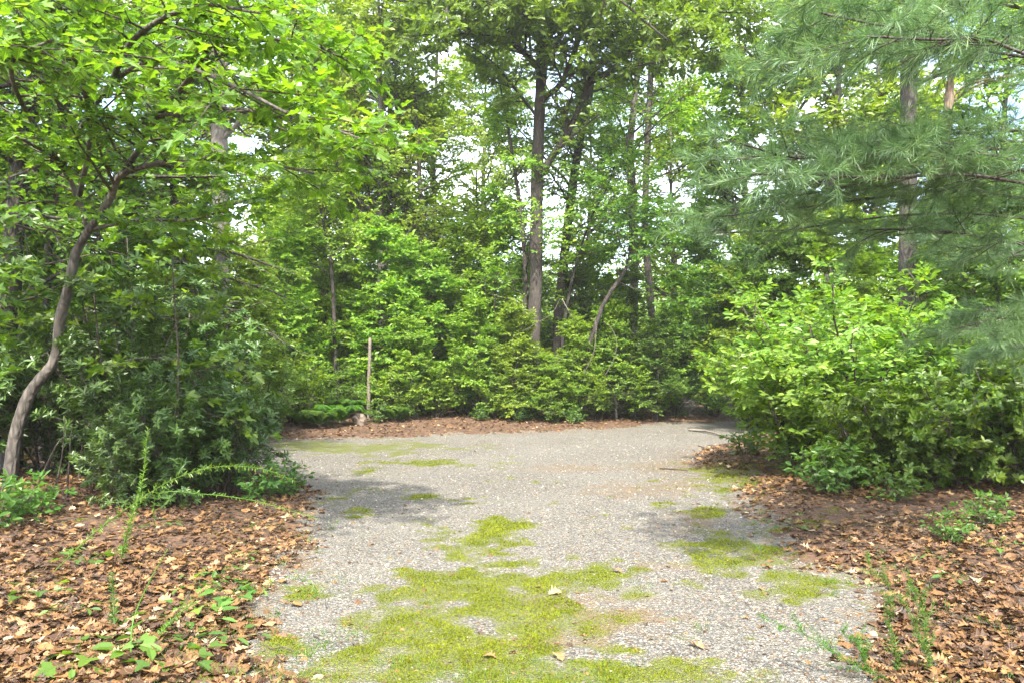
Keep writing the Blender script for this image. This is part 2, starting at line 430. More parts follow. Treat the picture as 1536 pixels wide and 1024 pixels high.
def make_tree(name, base, label, cat, trunk, tr, limbs=(), auto=None, l2=None, l3=None, leaf=None, bark='greybark', leafm='maple', group=None,
              trunk_sides=12, K=24, extra=None, parts=('trunk', 'crown')):
    """trunk: list of world points, tr: radii; limbs: (points, r0, r1) explicit; then l2/l3 twigs and leaves."""
    base = np.asarray(base, float)
    root = empty(name, base, label, cat, group)
    tp = spline(np.array(trunk) - base, K)[None]
    rr = np.interp(np.linspace(0, 1, K), np.linspace(0, 1, len(tr)), tr)[None]
    tb = MB(); tb.tubes(tp, rr, trunk_sides, 0, .05)
    cr = MB()
    src = []
    for pts, r0, r1 in limbs:
        lp = spline(np.array(pts) - base, 14)[None]; lr = np.linspace(r0, r1, 14)[None]
        tb.tubes(lp, lr, 8, 0, .04); src.append((lp[:, ::1], lr))
    sets = []
    if src: sets.append((np.concatenate([s[0] for s in src]), np.concatenate([s[1] for s in src])))
    if auto:
        a = grow(tp, rr, **auto); tb.tubes(a[0], a[1], 6); sets.append(a)
    for Pn, Rn in sets:
        ln = np.linalg.norm(np.diff(Pn, axis=1), axis=2).sum(1)
        b = grow(Pn, Rn, **l2, rel=(ln / ln.mean()) if len(ln) > 1 else None)
        cr.tubes(b[0], b[1], 4, 0)
        c = grow(b[0], b[1], **l3); cr.tubes(c[0], c[1], 3, 0)
        leaf(cr, b[0], c[0])
    if extra: extra(cr, tb)
    tb.build(parts[0], M[bark], root, True)
    cr.build(parts[1], [M['twig'], M[leafm]], root)
    return root

def spray(tpl, per, size, per2=0, **k):
    def f(mb, b, c):
        leaf_spray(mb, c, tpl, per, size, **k)
        if per2: leaf_spray(mb, b, tpl, per2, size, t0=.3, **k)
    return f

def make_shrub(name, base, label, cat, nst, h, spread, r0, l2, l3, leaf, leafm, bark='twig', group=None, lean=(0, 0), dirs=None, t_up=.35):
    base = np.asarray(base, float)
    root = empty(name, base, label, cat, group)
    a = np.arange(nst) * 2.399 + R.random() * 6
    s = R.uniform(.15, 1, nst) ** .6 * spread
    K = 9; t = np.linspace(0, 1, K)
    P0 = np.stack([np.cos(a) * .12 * spread, np.sin(a) * .12 * spread, 0 * a - .05], 1)
    P1 = np.stack([np.cos(a) * s + lean[0], np.sin(a) * s + lean[1], h * (1 - .38 * (s / max(spread, .01)) ** 2) * R.uniform(.72, 1.08, nst)], 1)
    e = t[None, :, None]
    Pn = P0[:, None] + (P1 - P0)[:, None] * np.concatenate([e ** 1.25, e ** 1.25, e ** .9], -1)
    Pn[:, 1:] += np.cumsum(R.normal(size=(nst, K - 1, 3)), 1) * .012 * h
    Rn = r0 * np.linspace(1, .3, K)[None] * R.uniform(.6, 1.2, (nst, 1))
    st = MB(); st.tubes(Pn, Rn, 6)
    cr = MB()
    b = grow(Pn, Rn, **l2); cr.tubes(b[0], b[1], 4)
    c = grow(b[0], b[1], **l3); cr.tubes(c[0], c[1], 3)
    leaf(cr, b[0], c[0])
    st.build('stems', M[bark], root, True); cr.build('foliage', [M['twig'], M[leafm]], root)
    return root

# ------------------------------------------------------------------ terrain
PATH_PX = [(350, 1024), (385, 940), (425, 860), (465, 790), (468, 740), (420, 712), (330, 700), (180, 692), (120, 672), (240, 668), (345, 664), (480, 659), (600, 656), (690, 651), (800, 648),
           (900, 644), (970, 637), (1090, 632), (1230, 633), (1260, 645), (1130, 655), (1060, 672), (1035, 690), (1050, 703), (1128, 712), (1110, 735), (1105, 760), (1150, 785), (1175, 815), (1180, 845), (1285, 862), (1312, 890), (1325, 955), (1350, 1024)]
poly = np.array([G(*p) for p in PATH_PX])
poly = np.vstack([[-1.3, -8.], poly, [2.0, -8.]])

def sdist(x, y):
    """signed distance to the path outline, positive inside"""
    x, y = np.asarray(x, float), np.asarray(y, float)
    d = np.full(x.shape, 1e9); ins = np.zeros(x.shape, bool)
    n = len(poly)
    for i in range(n):
        a, b = poly[i], poly[(i + 1) % n]
        e = b - a; t = np.clip(((x - a[0]) * e[0] + (y - a[1]) * e[1]) / (e @ e), 0, 1)
        d = np.minimum(d, np.hypot(x - a[0] - t * e[0], y - a[1] - t * e[1]))
        c = ((a[1] > y) != (b[1] > y)) & (x < (b[0] - a[0]) * (y - a[1]) / (b[1] - a[1] + 1e-12) + a[0])
        ins ^= c
    return np.where(ins, d, -d)

def H(x, y, sd=None):
    if sd is None: sd = sdist(x, y)
    o = np.clip(-sd, 0, 4)
    right = np.where(x > 0, 1, 0) * np.clip((17 - y) / 1.5, 0, 1)
    far = np.clip((y - 15) / 1.5, 0, 1)
    z = .03 * (fbm(x * .5, y * .5, 3) - .5) * 2 * np.clip(1, 0, 1)
    z = z * .6 + o / (o + .8) * (.06 + .16 * right + .16 * far) + np.clip(o - 1.5, 0, 3) * .06
    return z + (fbm(x * 1.3, y * 1.3, 9) - .5) * .10 * np.clip(o * 1.5, 0, 1)

def grid_mesh(xs, ys, zf, keep=None):
    X, Y = np.meshgrid(xs, ys)
    sd = sdist(X, Y); Zv = zf(X, Y, sd)
    v = np.stack([X, Y, Zv], -1).reshape(-1, 3)
    nx = len(xs)
    i = (np.arange(len(ys) - 1)[:, None] * nx + np.arange(nx - 1)[None])
    if keep is not None:
        k = keep(X, Y, sd); i = i[k[:-1, :-1]]
    q = np.stack([i, i + 1, i + nx + 1, i + nx], -1).reshape(-1, 4)
    return v, q, X.ravel(), Y.ravel(), sd.ravel()

def axis(parts):
    return np.concatenate([np.arange(a, b, s) for a, b, s in parts])
xs = axis([(-90, -12, 3.), (-12, 12, .12), (12, 93, 3.)])
ys = axis([(-30, 2, 1.), (2, 10, .08), (10, 26, .16), (26, 120, 2.)])
v, q, *_ = grid_mesh(xs, ys, lambda X, Y, sd: H(X, Y, sd) - np.where(sd > .1, .04, 0) + .25 * np.clip(Y - 26, 0, 60) ** .5 * 0)
mb = MB(); mb.add(v, q, np.full(len(q), 4)); tag(mb.build('ground', M['soil'], smooth=True), 'brown forest floor under the trees', 'ground', kind='structure')

MOSS = [(700, 812, 62, 20), (750, 782, 38, 12), (735, 798, 45, 14), (725, 868, 105, 26), (690, 890, 120, 24), (640, 925, 90, 26), (590, 955, 90, 26), (760, 905, 130, 30), (850, 865, 110, 22), (700, 975, 210, 24),
        (760, 1010, 260, 30), (560, 985, 120, 25), (455, 895, 30, 20), (1085, 714, 48, 16), (1065, 768, 48, 9), (1105, 797, 55, 12), (1115, 822, 60, 12), (1095, 845, 60, 11), (1220, 878, 72, 22), (1165, 865, 50, 12),
        (560, 672, 110, 9), (640, 694, 60, 5), (545, 706, 16, 4), (640, 748, 36, 5), (470, 668, 60, 6), (540, 770, 22, 8), (880, 950, 110, 30), (965, 885, 40, 12), (690, 840, 60, 10), (640, 860, 60, 10), (770, 840, 60, 12), (1190, 800, 40, 10), (420, 960, 30, 12)]
DIRT = [(1060, 690, 70, 25), (1000, 700, 70, 14), (960, 735, 100, 14), (1020, 730, 60, 16), (1045, 780, 60, 18), (860, 702, 90, 8), (1000, 850, 50, 8), (930, 930, 120, 30), (860, 900, 80, 20), (420, 800, 60, 30), (440, 850, 60, 20), (1120, 700, 60, 30), (720, 645, 200, 6), (850, 960, 110, 16), (380, 660, 60, 6)]
def ell(X, Y, L):
    Ys = np.maximum(Y, .5); px = 768 + F * X / Ys; py = HOR + CAMZ * F / Ys
    m = np.zeros(X.shape)
    for a, b, c, d in L:
        m = np.maximum(m, np.exp(-(((px - a) / c) ** 2 + ((py - b) / d) ** 2) * .6))
    return m * (Y > 2.0)
def moss_field(X, Y):
    return ell(X, Y, MOSS) * .9 + (fbm(X * 1.9, Y * 1.9, 21, 2) - .5) * .9 + (fbm(X * 6, Y * 6, 22, 5) - .5) * 1.7 - .13
xs = np.arange(-11, 11, .05)
ys = axis([(-8, 2.4, .4), (2.4, 9, .045), (9, 26, .11)])
v, q, X, Y, sd = grid_mesh(xs, ys, lambda X, Y, sd: H(X, Y, sd) + .004, lambda X, Y, sd: sd + (fbm(X * 2.2, Y * 2.2, 4) - .5) * .7 > -.05)
mb = MB(); mb.add(v, q, np.full(len(q), 4)); po = mb.build('path', M['gravel'], smooth=True)
tag(po, 'grey gravel drive with moss patches curving through the clearing', 'gravel drive', kind='structure')
at = po.data.attributes.new('zone', 'FLOAT_VECTOR', 'POINT')
edge = np.clip(1 - sd / .55, 0, 1) * .75
at.data.foreach_set('vector', np.stack([moss_field(X, Y), np.maximum(ell(X, Y, DIRT), edge), X * 0], 1).astype(np.float32).ravel())

def frame_pts(n, y0, y1, pw=1., margin=1.12):
    """random ground points, density falling with distance, inside the (widened) view wedge"""
    u = R.random(n)
    Y = (y0 ** (1 - pw) + u * (y1 ** (1 - pw) - y0 ** (1 - pw))) ** (1 / (1 - pw)) if pw != 1 else y0 * (y1 / y0) ** u
    X = (R.random(n) * 2 - 1) * (768 / F * margin * Y + .6)
    return X, Y

# gravel stones lying loose on the drive
ico = []
g = (1 + 5 ** .5) / 2
icov = nrm(np.array([(-1, g, 0), (1, g, 0), (-1, -g, 0), (1, -g, 0), (0, -1, g), (0, 1, g), (0, -1, -g), (0, 1, -g), (g, 0, -1), (g, 0, 1), (-g, 0, -1), (-g, 0, 1)], float))
icof = [[0, 11, 5], [0, 5, 1], [0, 1, 7], [0, 7, 10], [0, 10, 11], [1, 5, 9], [5, 11, 4], [11, 10, 2], [10, 7, 6], [7, 1, 8], [3, 9, 4], [3, 4, 2], [3, 2, 6], [3, 6, 8], [3, 8, 9], [4, 9, 5], [2, 4, 11], [6, 2, 10], [8, 6, 7], [9, 8, 1]]
octv = np.array([(1, 0, 0), (0, 1, 0), (-1, 0, 0), (0, -1, 0), (0, 0, 1), (0, 0, -1)], float)
octf = [[0, 1, 4], [1, 2, 4], [2, 3, 4], [3, 0, 4], [1, 0, 5], [2, 1, 5], [3, 2, 5], [0, 3, 5]]
def pebbles(mb, n, y0, y1, tv, tf, s0, s1, cond, pw=1.6, thr=.5):
    X, Y = frame_pts(n, y0, y1, pw)
    sd = sdist(X, Y); k = cond(X, Y, sd); X, Y, sd = X[k], Y[k], sd[k]
    m = moss_field(X, Y); k = (m < .42) | (R.random(len(X)) < .06); X, Y, sd = X[k], Y[k], sd[k]
    n = len(X); s = R.uniform(s0, s1, n) * R.uniform(.6, 1.2, n)
    p = np.stack([X, Y, H(X, Y, sd) + s * .15], 1)
    for j in range(3):   # three irregular shapes
        w = np.arange(n) % 3 == j
        t = tv * (1 + R.normal(size=(len(tv), 1)) * .16) * np.array([1, .75, .5])
        th = R.random(w.sum()) * 6.28
        mb.cards((t, tf), p[w], np.stack([np.cos(th), np.sin(th), R.normal(size=th.shape) * .15], 1), Z + R.normal(size=(w.sum(), 3)) * .25, s[w])
mb = MB()
pebbles(mb, 90000, 3.0, 6.0, icov, icof, .004, .0105, lambda X, Y, sd: sd > -.1)
pebbles(mb, 150000, 5.3, 16, octv, octf, .005, .012, lambda X, Y, sd: (sd > -.1) & (R.random(len(X)) < (17 - Y) / 8))
pebbles(mb, 90000, 7, 21, octv, octf, .008, .02, lambda X, Y, sd: (sd > -.1) & (R.random(len(X)) < (Y - 6) / 9), pw=1.)
tag(mb.build('gravel', M['pebble'], smooth=False), 'loose grey gravel stones covering the drive', 'gravel', kind='stuff')

# moss cushions
mb = MB()
X, Y = frame_pts(650000, 3.0, 13, 1.5)
m = moss_field(X, Y)
k = R.random(len(X)) < np.clip((m - .12) / .36, 0, 1) ** 1.4; X, Y, m = X[k], Y[k], m[k]
sd = sdist(X, Y); n = len(X)
s = R.uniform(.006, .013, n) * np.clip(.5 + m, .5, 1.4) * np.clip(Y / 5, .9, 1.8)
mound = (fbm(X * 9, Y * 9, 31) - .3) * .03 * np.clip(m - .3, 0, 1)
p = np.stack([X, Y, H(X, Y, sd) + mound], 1)
TUFT = (np.array([(0, .35, 0), (0, -.35, 0), (1, 0, 0)]), [[0, 1, 2]])
d = np.stack([R.normal(size=n) * .8, R.normal(size=n) * .8, np.ones(n)], 1)
clr = np.clip(fbm(X * 4, Y * 4, 41) * .7 + R.random(n) * .5 - .05, 0, 1)
mb.cards(TUFT, p, d, nrm(R.normal(size=(n, 3))), s, clr, 0)
tag(mb.build('moss', M['moss'], smooth=False), 'bright yellow-green moss growing in patches on the gravel', 'moss', kind='stuff')
print('moss', n)

# dead leaves
LITX = [(440, 760, 60, 40), (400, 830, 70, 40), (330, 960, 50, 60)]
mb = MB()
def litter(n, y0, y1, s0, s1, pw, cond):
    X, Y = frame_pts(n, y0, y1, pw, 1.2)
    sd = sdist(X, Y); k = cond(X, Y, sd); X, Y, sd = X[k], Y[k], sd[k]; n = len(X)
    s = R.uniform(s0, s1, n); th = R.random(n) * 6.28
    tilt = .22
    bare = (fbm(X * .9, Y * .9, 77) * 1.5 - .2)
    z = H(X, Y, sd) + R.random(n) ** 1.5 * .045 * np.clip(-sd * 2 + .3, 0.05, 1)
    p = np.stack([X, Y, z], 1); d = np.stack([np.cos(th), np.sin(th), R.normal(size=n) * tilt], 1)
    nn = Z + R.normal(size=(n, 3)) * .27
    r = np.clip(R.beta(1.3, 1.5, n) * .85 + bare * .25 - .05, 0, .94); r = np.where(R.random(n) < .035, .98, r)
    for j, t in enumerate(LITTER):
        w = np.arange(n) % len(LITTER) == j
        mb.cards(t, p[w], d[w], nn[w], s[w] * (1.0 if j < 9 else .9), r[w], 0)
def on_soil(X, Y, sd):
    e = sd + (fbm(X * 2.5, Y * 2.5, 13) - .5) * .9
    bare = np.exp(-(((X - 3.4) / .9) ** 2 + ((Y - 7.4) / .6) ** 2))
    patch = np.clip((fbm(X * 1.4, Y * 1.4, 55) - .6) * 5, 0, .7)
    return (e < .03) & (R.random(len(X)) > np.maximum(bare * .75, patch))
litter(21000, 3.0, 9, .05, .10, 1.3, on_soil)
litter(32000, 3.0, 9, .015, .06, 1.3, on_soil)
litter(36000, 9, 27, .05, .11, 1.0, on_soil)
litter(9000, 3.0, 22, .03, .075, 1.3, lambda X, Y, sd: (sd > -.1) & (R.random(len(X)) < np.exp(-np.maximum(sd, 0) / .22) * fbm(X * 2, Y * 2, 88) * 1.1))
litter(700, 3.0, 20, .03, .06, 1.4, lambda X, Y, sd: sd > 0)
litter(14000, 3.0, 20, .008, .03, 1.4, lambda X, Y, sd: sd > 0)
litter(5000, 3.0, 20, .02, .05, 1.3, lambda X, Y, sd: (sd > 0) & (R.random(len(X)) < ell(X, Y, DIRT) * .8))
X, Y = frame_pts(900, 3.1, 14, 1.2, 1.2); sd = sdist(X, Y); k = (sd < .5) & (R.random(len(X)) < np.where(sd > 0, .35, 1)); X, Y, sd = X[k], Y[k], sd[k]
th = R.random(len(X)) * 6.28; LL = R.uniform(.05, .35, len(X)); tw = np.linspace(0, 1, 5)
TP = np.stack([X[:, None] + np.cos(th)[:, None] * tw * LL[:, None], Y[:, None] + np.sin(th)[:, None] * tw * LL[:, None], (H(X, Y, sd) + R.uniform(.01, .045, len(X)))[:, None] + tw * 0], -1)
TP[:, 1:-1] += R.normal(size=(len(X), 3, 3)) * .008
mb.tubes(TP, np.linspace(.004, .002, 5)[None] * R.uniform(.5, 1.2, (len(X), 1)), 4, 1)
tag(mb.build('leaf_litter', [M['litter'], M['twig']], smooth=False), 'brown dead leaves carpeting the forest floor', 'leaf litter', kind='stuff')

# grass
mb = MB()
GR = [(760, 1020, 260, 26), (480, 890, 60, 10), (965, 880, 30, 14), (1060, 870, 30, 8), (560, 862, 30, 8), (900, 1010, 120, 20), (640, 1000, 120, 16), (545, 706, 18, 4), (640, 694, 60, 4), (500, 960, 60, 18), (520, 870, 40, 10), (1050, 940, 30, 20), (420, 1000, 40, 20)]
X, Y = frame_pts(60000, 3., 13, 1.5)
m = ell(X, Y, GR) * .8 + (fbm(X * 3, Y * 3, 5) - .5) * 1.0; k = m > .55; X, Y = X[k], Y[k]; n = len(X)
BLADE = (np.array([(0, .03, 0), (0, -.03, 0), (.6, -.018, -.08), (.6, .018, -.08), (1, 0, -.3)]), [[0, 1, 2, 3], [3, 2, 4]])
d = np.stack([R.normal(size=n) * .7, R.normal(size=n) * .7, np.ones(n)], 1)
mb.cards(BLADE, np.stack([X, Y, H(X, Y)], 1), d, nrm(R.normal(size=(n, 3))), R.uniform(.02, .06, n))
# sparse seedlings through the litter edges
X, Y = frame_pts(900, 3.2, 20, 1.2); sd = sdist(X, Y); k = (np.abs(sd + .1) < .5); X, Y = X[k], Y[k]
for i in range(14):
    th = R.random(len(X)) * 6.28; dd = np.stack([np.cos(th) * .6, np.sin(th) * .6, np.full(len(X), .8)], 1)
    off = R.normal(size=(len(X), 2)) * .02
    mb.cards(BLADE, np.stack([X + off[:, 0], Y + off[:, 1], H(X, Y)], 1), dd, nrm(R.normal(size=(len(X), 3))), R.uniform(.03, .09, len(X)))
tag(mb.build('grass', M['grass'], smooth=False), 'short green grass sprouting between moss and gravel', 'grass', kind='stuff')

# pale individual leaves lying on the open gravel
def lone_leaf(px, py, s, tpl, r, label):
    g_ = G(px, py); m_ = MB(); th = R.random() * 6.28
    m_.cards(LITTER[tpl], np.zeros((1, 3)), np.array([[math.cos(th), math.sin(th), .05]]), np.array([[.1, -.15, 1.]]), s, np.array([r]))
    o = m_.build('fallen_leaf', M['litter'], loc=(g_[0], g_[1], float(H(g_[0], g_[1])) + .012)); tag(o, label, 'fallen leaf', 'single leaves lying on the drive')
for a in [(832, 890, .10, 4, .93, 'pale curled dead leaf on the middle of the mossy gravel'), (925, 858, .09, 1, .75, 'tan dead leaf on gravel right of the large moss patch'),
          (445, 908, .10, 0, .8, 'round tan leaf at left edge of the gravel'), (402, 938, .09, 3, .93, 'cream pointed leaf beside the left leaf litter'),
          (735, 987, .075, 1, .78, 'small orange-brown leaf in grass at front left of the drive'), (838, 988, .09, 7, .82, 'light brown curled leaf in the grass at bottom centre'),
          (1045, 972, .10, 4, .85, 'orange-tan leaf on bare gravel at the lower right'), (1290, 958, .11, 2, .6, 'brown curled leaf on gravel beside the right weeds'),
          (1275, 745 + 40, .13, 9, .92, 'large pale leaf lying on top of the right leaf litter'), (1150, 852, .10, 10, .55, 'dark tan leaf between the right moss pads')]:
    lone_leaf(*a)

# ------------------------------------------------------------------ camera, sky, sun
cam = bpy.data.cameras.new('camera'); co = bpy.data.objects.new('camera', cam); COL.objects.link(co)
co.location = (0, 0, CAMZ); co.rotation_euler = (math.pi / 2, 0, 0)
cam.lens = 36 * F / 1536; cam.sensor_width = 36; cam.shift_y = (HOR - 512) / 1536; cam.clip_end = 1000
sc.camera = co
SUN = Vector((-.03, -.72, .92)).normalized()
el = math.asin(SUN.z); az = math.atan2(SUN.x, SUN.y) % (2 * math.pi)
sl = bpy.data.lights.new('sun', 'SUN'); sl.energy = 3.1; sl.angle = math.radians(1.5); sl.color = (1, .95, .86)
so = bpy.data.objects.new('sun', sl); COL.objects.link(so); so.rotation_euler = SUN.to_track_quat('Z', 'Y').to_euler(); so.location = (-8, -8, 20)
w = bpy.data.worlds.new('World'); sc.world = w; w.use_nodes = True; nt = w.node_tree; nt.nodes.clear()
sky = nt.nodes.new('ShaderNodeTexSky'); sky.sky_type = 'NISHITA'; sky.sun_disc = False; sky.sun_elevation = el; sky.sun_rotation = az
sky.dust_density = 2.5; sky.air_density = 1.1
tc = nt.nodes.new('ShaderNodeTexCoord'); mp = nt.nodes.new('ShaderNodeMapping'); mp.inputs['Scale'].default_value = (1, 1, 3)
nt.links.new(tc.outputs['Generated'], mp.inputs['Vector'])
cl = noise(nt, 2.2, 6, mp.outputs[0], .3)
cc = mixc(nt, ramp(nt, [(.42, (0, 0, 0)), (.62, (.5, .5, .5))], cl), sky.outputs[0], (8.2, 8.1, 7.8))
bg = nt.nodes.new('ShaderNodeBackground'); bg.inputs[1].default_value = .15; nt.links.new(cc, bg.inputs[0])
wo = nt.nodes.new('ShaderNodeOutputWorld'); nt.links.new(bg.outputs[0], wo.inputs[0])
sc.view_settings.view_transform = 'Standard'; sc.view_settings.look = 'None'; sc.view_settings.exposure = 2.36; sc.view_settings.gamma = 1
cy = sc.cycles; cy.max_bounces = 8; cy.diffuse_bounces = 6; cy.glossy_bounces = 2; cy.transmission_bounces = 5; cy.transparent_max_bounces = 4
cy.use_denoising = True; cy.caustics_reflective = False; cy.caustics_refractive = False; cy.use_adaptive_sampling = True

# ------------------------------------------------------------------ vegetation
def gz(x, y): return float(H(np.array([x]), np.array([y]))[0])
def B(px, Y):
    x = (px - 768) / F * Y
    return np.array([x, Y, gz(x, Y)])
def line(Y, *pp):
    """polyline through photo points; Y may be a number or one per point"""
    Ys = Y if isinstance(Y, (list, tuple)) else [Y] * len(pp)
    return [P(a, b, y) for (a, b), y in zip(pp, Ys)]
def from_base(base, pts): return [base - Z * .1] + list(pts)

# --- near left tree with the forked trunk
b = B(12, 8.6)
tr = from_base(b, line([8.6, 8.6, 8.6, 8.5, 8.4, 8.4, 8.3], (24, 650), (48, 585), (82, 540), (90, 480), (104, 430), (112, 385), (133, 345)))
fork = P(133, 345, 8.3)
limbs = [
    ([fork, P(165, 300, 8.), P(182, 262, 7.8), P(235, 246, 7.4), P(310, 236, 6.8), P(390, 244, 6.2), P(470, 260, 5.8)], .045, .009),
    ([P(182, 262, 7.8), P(215, 215, 7.5), P(235, 175, 7.2), P(290, 110, 6.6), P(340, 30, 6)], .034, .012),
    ([fork, P(118, 300, 8.2), P(92, 250, 8.0), P(45, 215, 7.6), P(-40, 180, 7)], .038, .012),
    ([P(92, 250, 8.0), P(120, 195, 7.7), P(165, 130, 7.1), P(230, 90, 6.2), P(330, 120, 5.4), P(430, 170, 5.)], .03, .01),
    ([P(118, 300, 8.2), P(135, 205, 7.4), P(120, 110, 6.6), P(70, 20, 6), P(30, -60, 5.5)], .03, .01),
    ([P(235, 175, 7.2), P(340, 165, 6.4), P(450, 180, 5.9), P(560, 215, 5.6)], .03, .008),
    ([P(165, 130, 7.1), P(200, 60, 6.2), P(290, 10, 5.4), P(390, 20, 5.)], .03, .008),
    ([P(92, 250, 8.0), P(30, 150, 7.), P(20, 90, 6.), P(80, 60, 5.0)], .03, .008),
    ([P(120, 110, 6.6), P(20, 60, 5.8), P(-80, 80, 5.2)], .03, .008),
    ([P(235, 175, 7.2), P(330, 80, 6.6), P(440, 60, 6.3), P(520, 90, 6.)], .03, .008),
    ([fork, P(210, 330, 8.), P(290, 330, 7.6), P(370, 300, 7.2)], .025, .007),
]
make_tree('lobed_leaf_tree', b, 'near left tree with crooked lichened forked trunk and large lobed leaves overhead', 'tree', tr, [.078, .068, .06, .056, .05, .042],
          limbs, None, dict(per=16, t0=.22, t1=.98, L=.85, ang=1.0, flat=.85, up=.06, K=5, taper=.4),
          dict(per=6, t0=.15, t1=.98, L=.30, ang=.9, flat=.9, up=.1, K=4, taper=.4),
          spray(LOBED, 6, .095, jit=.38, out=.0), 'greybark', 'lobed', K=30)

# leafy sapling hanging in front of the laurel thicket
for i, (px, Y, h, lab) in enumerate([(118, 9.6, 2.6, 'young lobed-leaf sapling just right of the crooked left trunk'), (185, 9.4, 3.1, 'slim sapling with drooping lobed leaves above the left laurel thicket'), (250, 8.2, 2.7, 'sapling hanging lobed leaves over the middle of the laurel thicket'), (-45, 6.9, 2.5, 'sapling with lobed leaves at the far left edge of the view')]):
    bb = B(px, Y); top = bb + np.array([.15, -.2, h])
    make_tree('lobed_leaf_sapling', bb, lab, 'sapling', [bb, bb + (top - bb) * .5 + np.array([.1, 0, 0]), top], [.018, .012, .006], (),
              dict(per=9, t0=.45, t1=.98, L=.8, ang=1.15, flat=0, up=.05, K=5), dict(per=5, t0=.2, t1=.98, L=.35, ang=.9, flat=.8, up=0, K=4),
              dict(per=2, t0=.3, t1=.9, L=.15, ang=.9, flat=.8, up=0, K=3), spray(LOBED2, 5, .12), 'twig', 'lobed', 'saplings at the left edge', 6, 12)

# --- dark trunks in the left shade
def forest_tree(name, px, Y, pts, radii, label, bark, leafm, tpl, lsize, auto, l2=None, l3=None, per=8, limbs=(), group=None, **k):
    b = B(px, Y)
    return make_tree(name, b, label, 'tree', from_base(b, pts), radii, limbs, auto,
                     l2 or dict(per=8, t0=.2, t1=.98, L=1.1, ang=.95, flat=.7, up=.1, K=5, taper=.45),
                     l3 or dict(per=6, t0=.15, t1=.98, L=.42, ang=.9, flat=.7, up=.05, K=4, taper=.4),
                     spray(tpl, per, lsize), bark, leafm, group, **k)
A_up = lambda n, t0, L, ang=1.15, up=.25: dict(per=n, t0=t0, t1=.98, L=L, ang=ang, flat=0, up=up, K=7, taper=.5, r_ratio=.34)
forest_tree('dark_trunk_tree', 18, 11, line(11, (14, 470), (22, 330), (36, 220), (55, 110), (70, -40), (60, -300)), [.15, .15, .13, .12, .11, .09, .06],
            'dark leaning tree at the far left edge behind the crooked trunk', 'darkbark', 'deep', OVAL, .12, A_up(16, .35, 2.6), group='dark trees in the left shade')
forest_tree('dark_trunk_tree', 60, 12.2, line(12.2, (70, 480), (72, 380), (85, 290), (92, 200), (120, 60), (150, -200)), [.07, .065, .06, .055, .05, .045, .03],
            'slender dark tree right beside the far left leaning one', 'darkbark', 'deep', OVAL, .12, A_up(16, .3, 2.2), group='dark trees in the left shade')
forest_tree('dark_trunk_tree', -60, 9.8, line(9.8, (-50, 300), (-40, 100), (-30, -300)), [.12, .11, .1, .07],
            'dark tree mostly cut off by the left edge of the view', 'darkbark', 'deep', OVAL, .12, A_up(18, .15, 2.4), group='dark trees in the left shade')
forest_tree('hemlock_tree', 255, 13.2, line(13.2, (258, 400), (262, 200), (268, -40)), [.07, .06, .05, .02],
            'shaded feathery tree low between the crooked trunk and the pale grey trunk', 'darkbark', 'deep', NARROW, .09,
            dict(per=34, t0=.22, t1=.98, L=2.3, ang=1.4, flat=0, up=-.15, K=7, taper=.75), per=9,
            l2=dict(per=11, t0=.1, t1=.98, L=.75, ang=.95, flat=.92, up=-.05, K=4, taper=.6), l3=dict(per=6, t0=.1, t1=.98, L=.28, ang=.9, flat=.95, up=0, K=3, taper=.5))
forest_tree('grey_trunk_tree', 333, 17, line(17, (332, 480), (332, 360), (330, 240), (327, 120), (322, 0), (318, -200), (315, -420)), [.2, .19, .185, .18, .17, .15, .12, .06],
            'tall straight pale grey trunk seen through the left canopy', 'palebark', 'maple', OVAL, .12, A_up(18, .45, 2.8), per=6)

# --- centre: tall oaks and slim trunks
b = B(800, 22)
tr = from_base(b, line(22, (799, 560), (801, 480), (804, 400), (805, 310), (807, 220), (811, 130), (815, 40), (818, -80), (822, -250), (830, -420)))
limbs = [
    (line([22.0, 21.9, 21.75, 21.5, 21.25, 20.75, 20.25], (813, 262), (830, 232), (856, 192), (882, 128), (898, 100), (960, 70), (1040, 40)), .12, .03),
    (line([22.0, 21.8, 21.5, 21.0, 20.25, 19.5], (813, 150), (840, 128), (853, 100), (880, 40), (940, -20), (1010, -60)), .10, .03),
    (line([22.0, 21.5, 20.75, 20.0, 19.25], (812, 110), (780, 75), (730, 40), (660, 10), (590, 0)), .08, .02),
    (line([22.0, 21.25, 20.5, 19.5, 18.75], (815, 60), (800, 10), (740, -30), (700, -20), (650, 40)), .08, .02),
    (line([22.0, 21.0, 20.0, 19.0, 18.25], (816, 20), (830, -30), (880, -40), (930, 0), (1000, 60)), .08, .02),
    (line([21.5, 20.75, 20.0, 19.5], (882, 128), (930, 105), (1000, 90), (1080, 70)), .05, .02),
    (line([22.0, 21.0, 20.0, 19.0], (817, -40), (770, -90), (780, -60), (800, 0)), .07, .02),
    (line([21.25, 20.75, 20.25], (898, 60), (1000, 20), (1130, 20)), .05, .02),
    (line([22.0, 21.5, 21.0, 20.5], (809, 180), (770, 130), (735, 90), (690, 60)), .05, .015),
    (line([22.0, 21.0, 20.25], (811, 120), (840, 60), (870, 20)), .05, .015),
    (line([22.0, 21.0, 20.0, 19.25], (811, 100), (760, 60), (690, 50), (610, 55)), .05, .012),
    (line([22.0, 21.0, 20.0, 19.5], (813, 90), (880, 45), (960, 35), (1060, 50)), .05, .012),
    (line([22.0, 21.0, 20.25, 20.0], (815, 60), (900, 10), (1000, -10), (1120, 0)), .05, .012),
    (line([22.0, 21.0, 20.0, 19.0], (815, 50), (770, 30), (720, 0), (650, -20)), .05, .012),
    (line([22.0, 21.0, 19.75], (815, 20), (800, 20), (790, 30)), .05, .012),
]
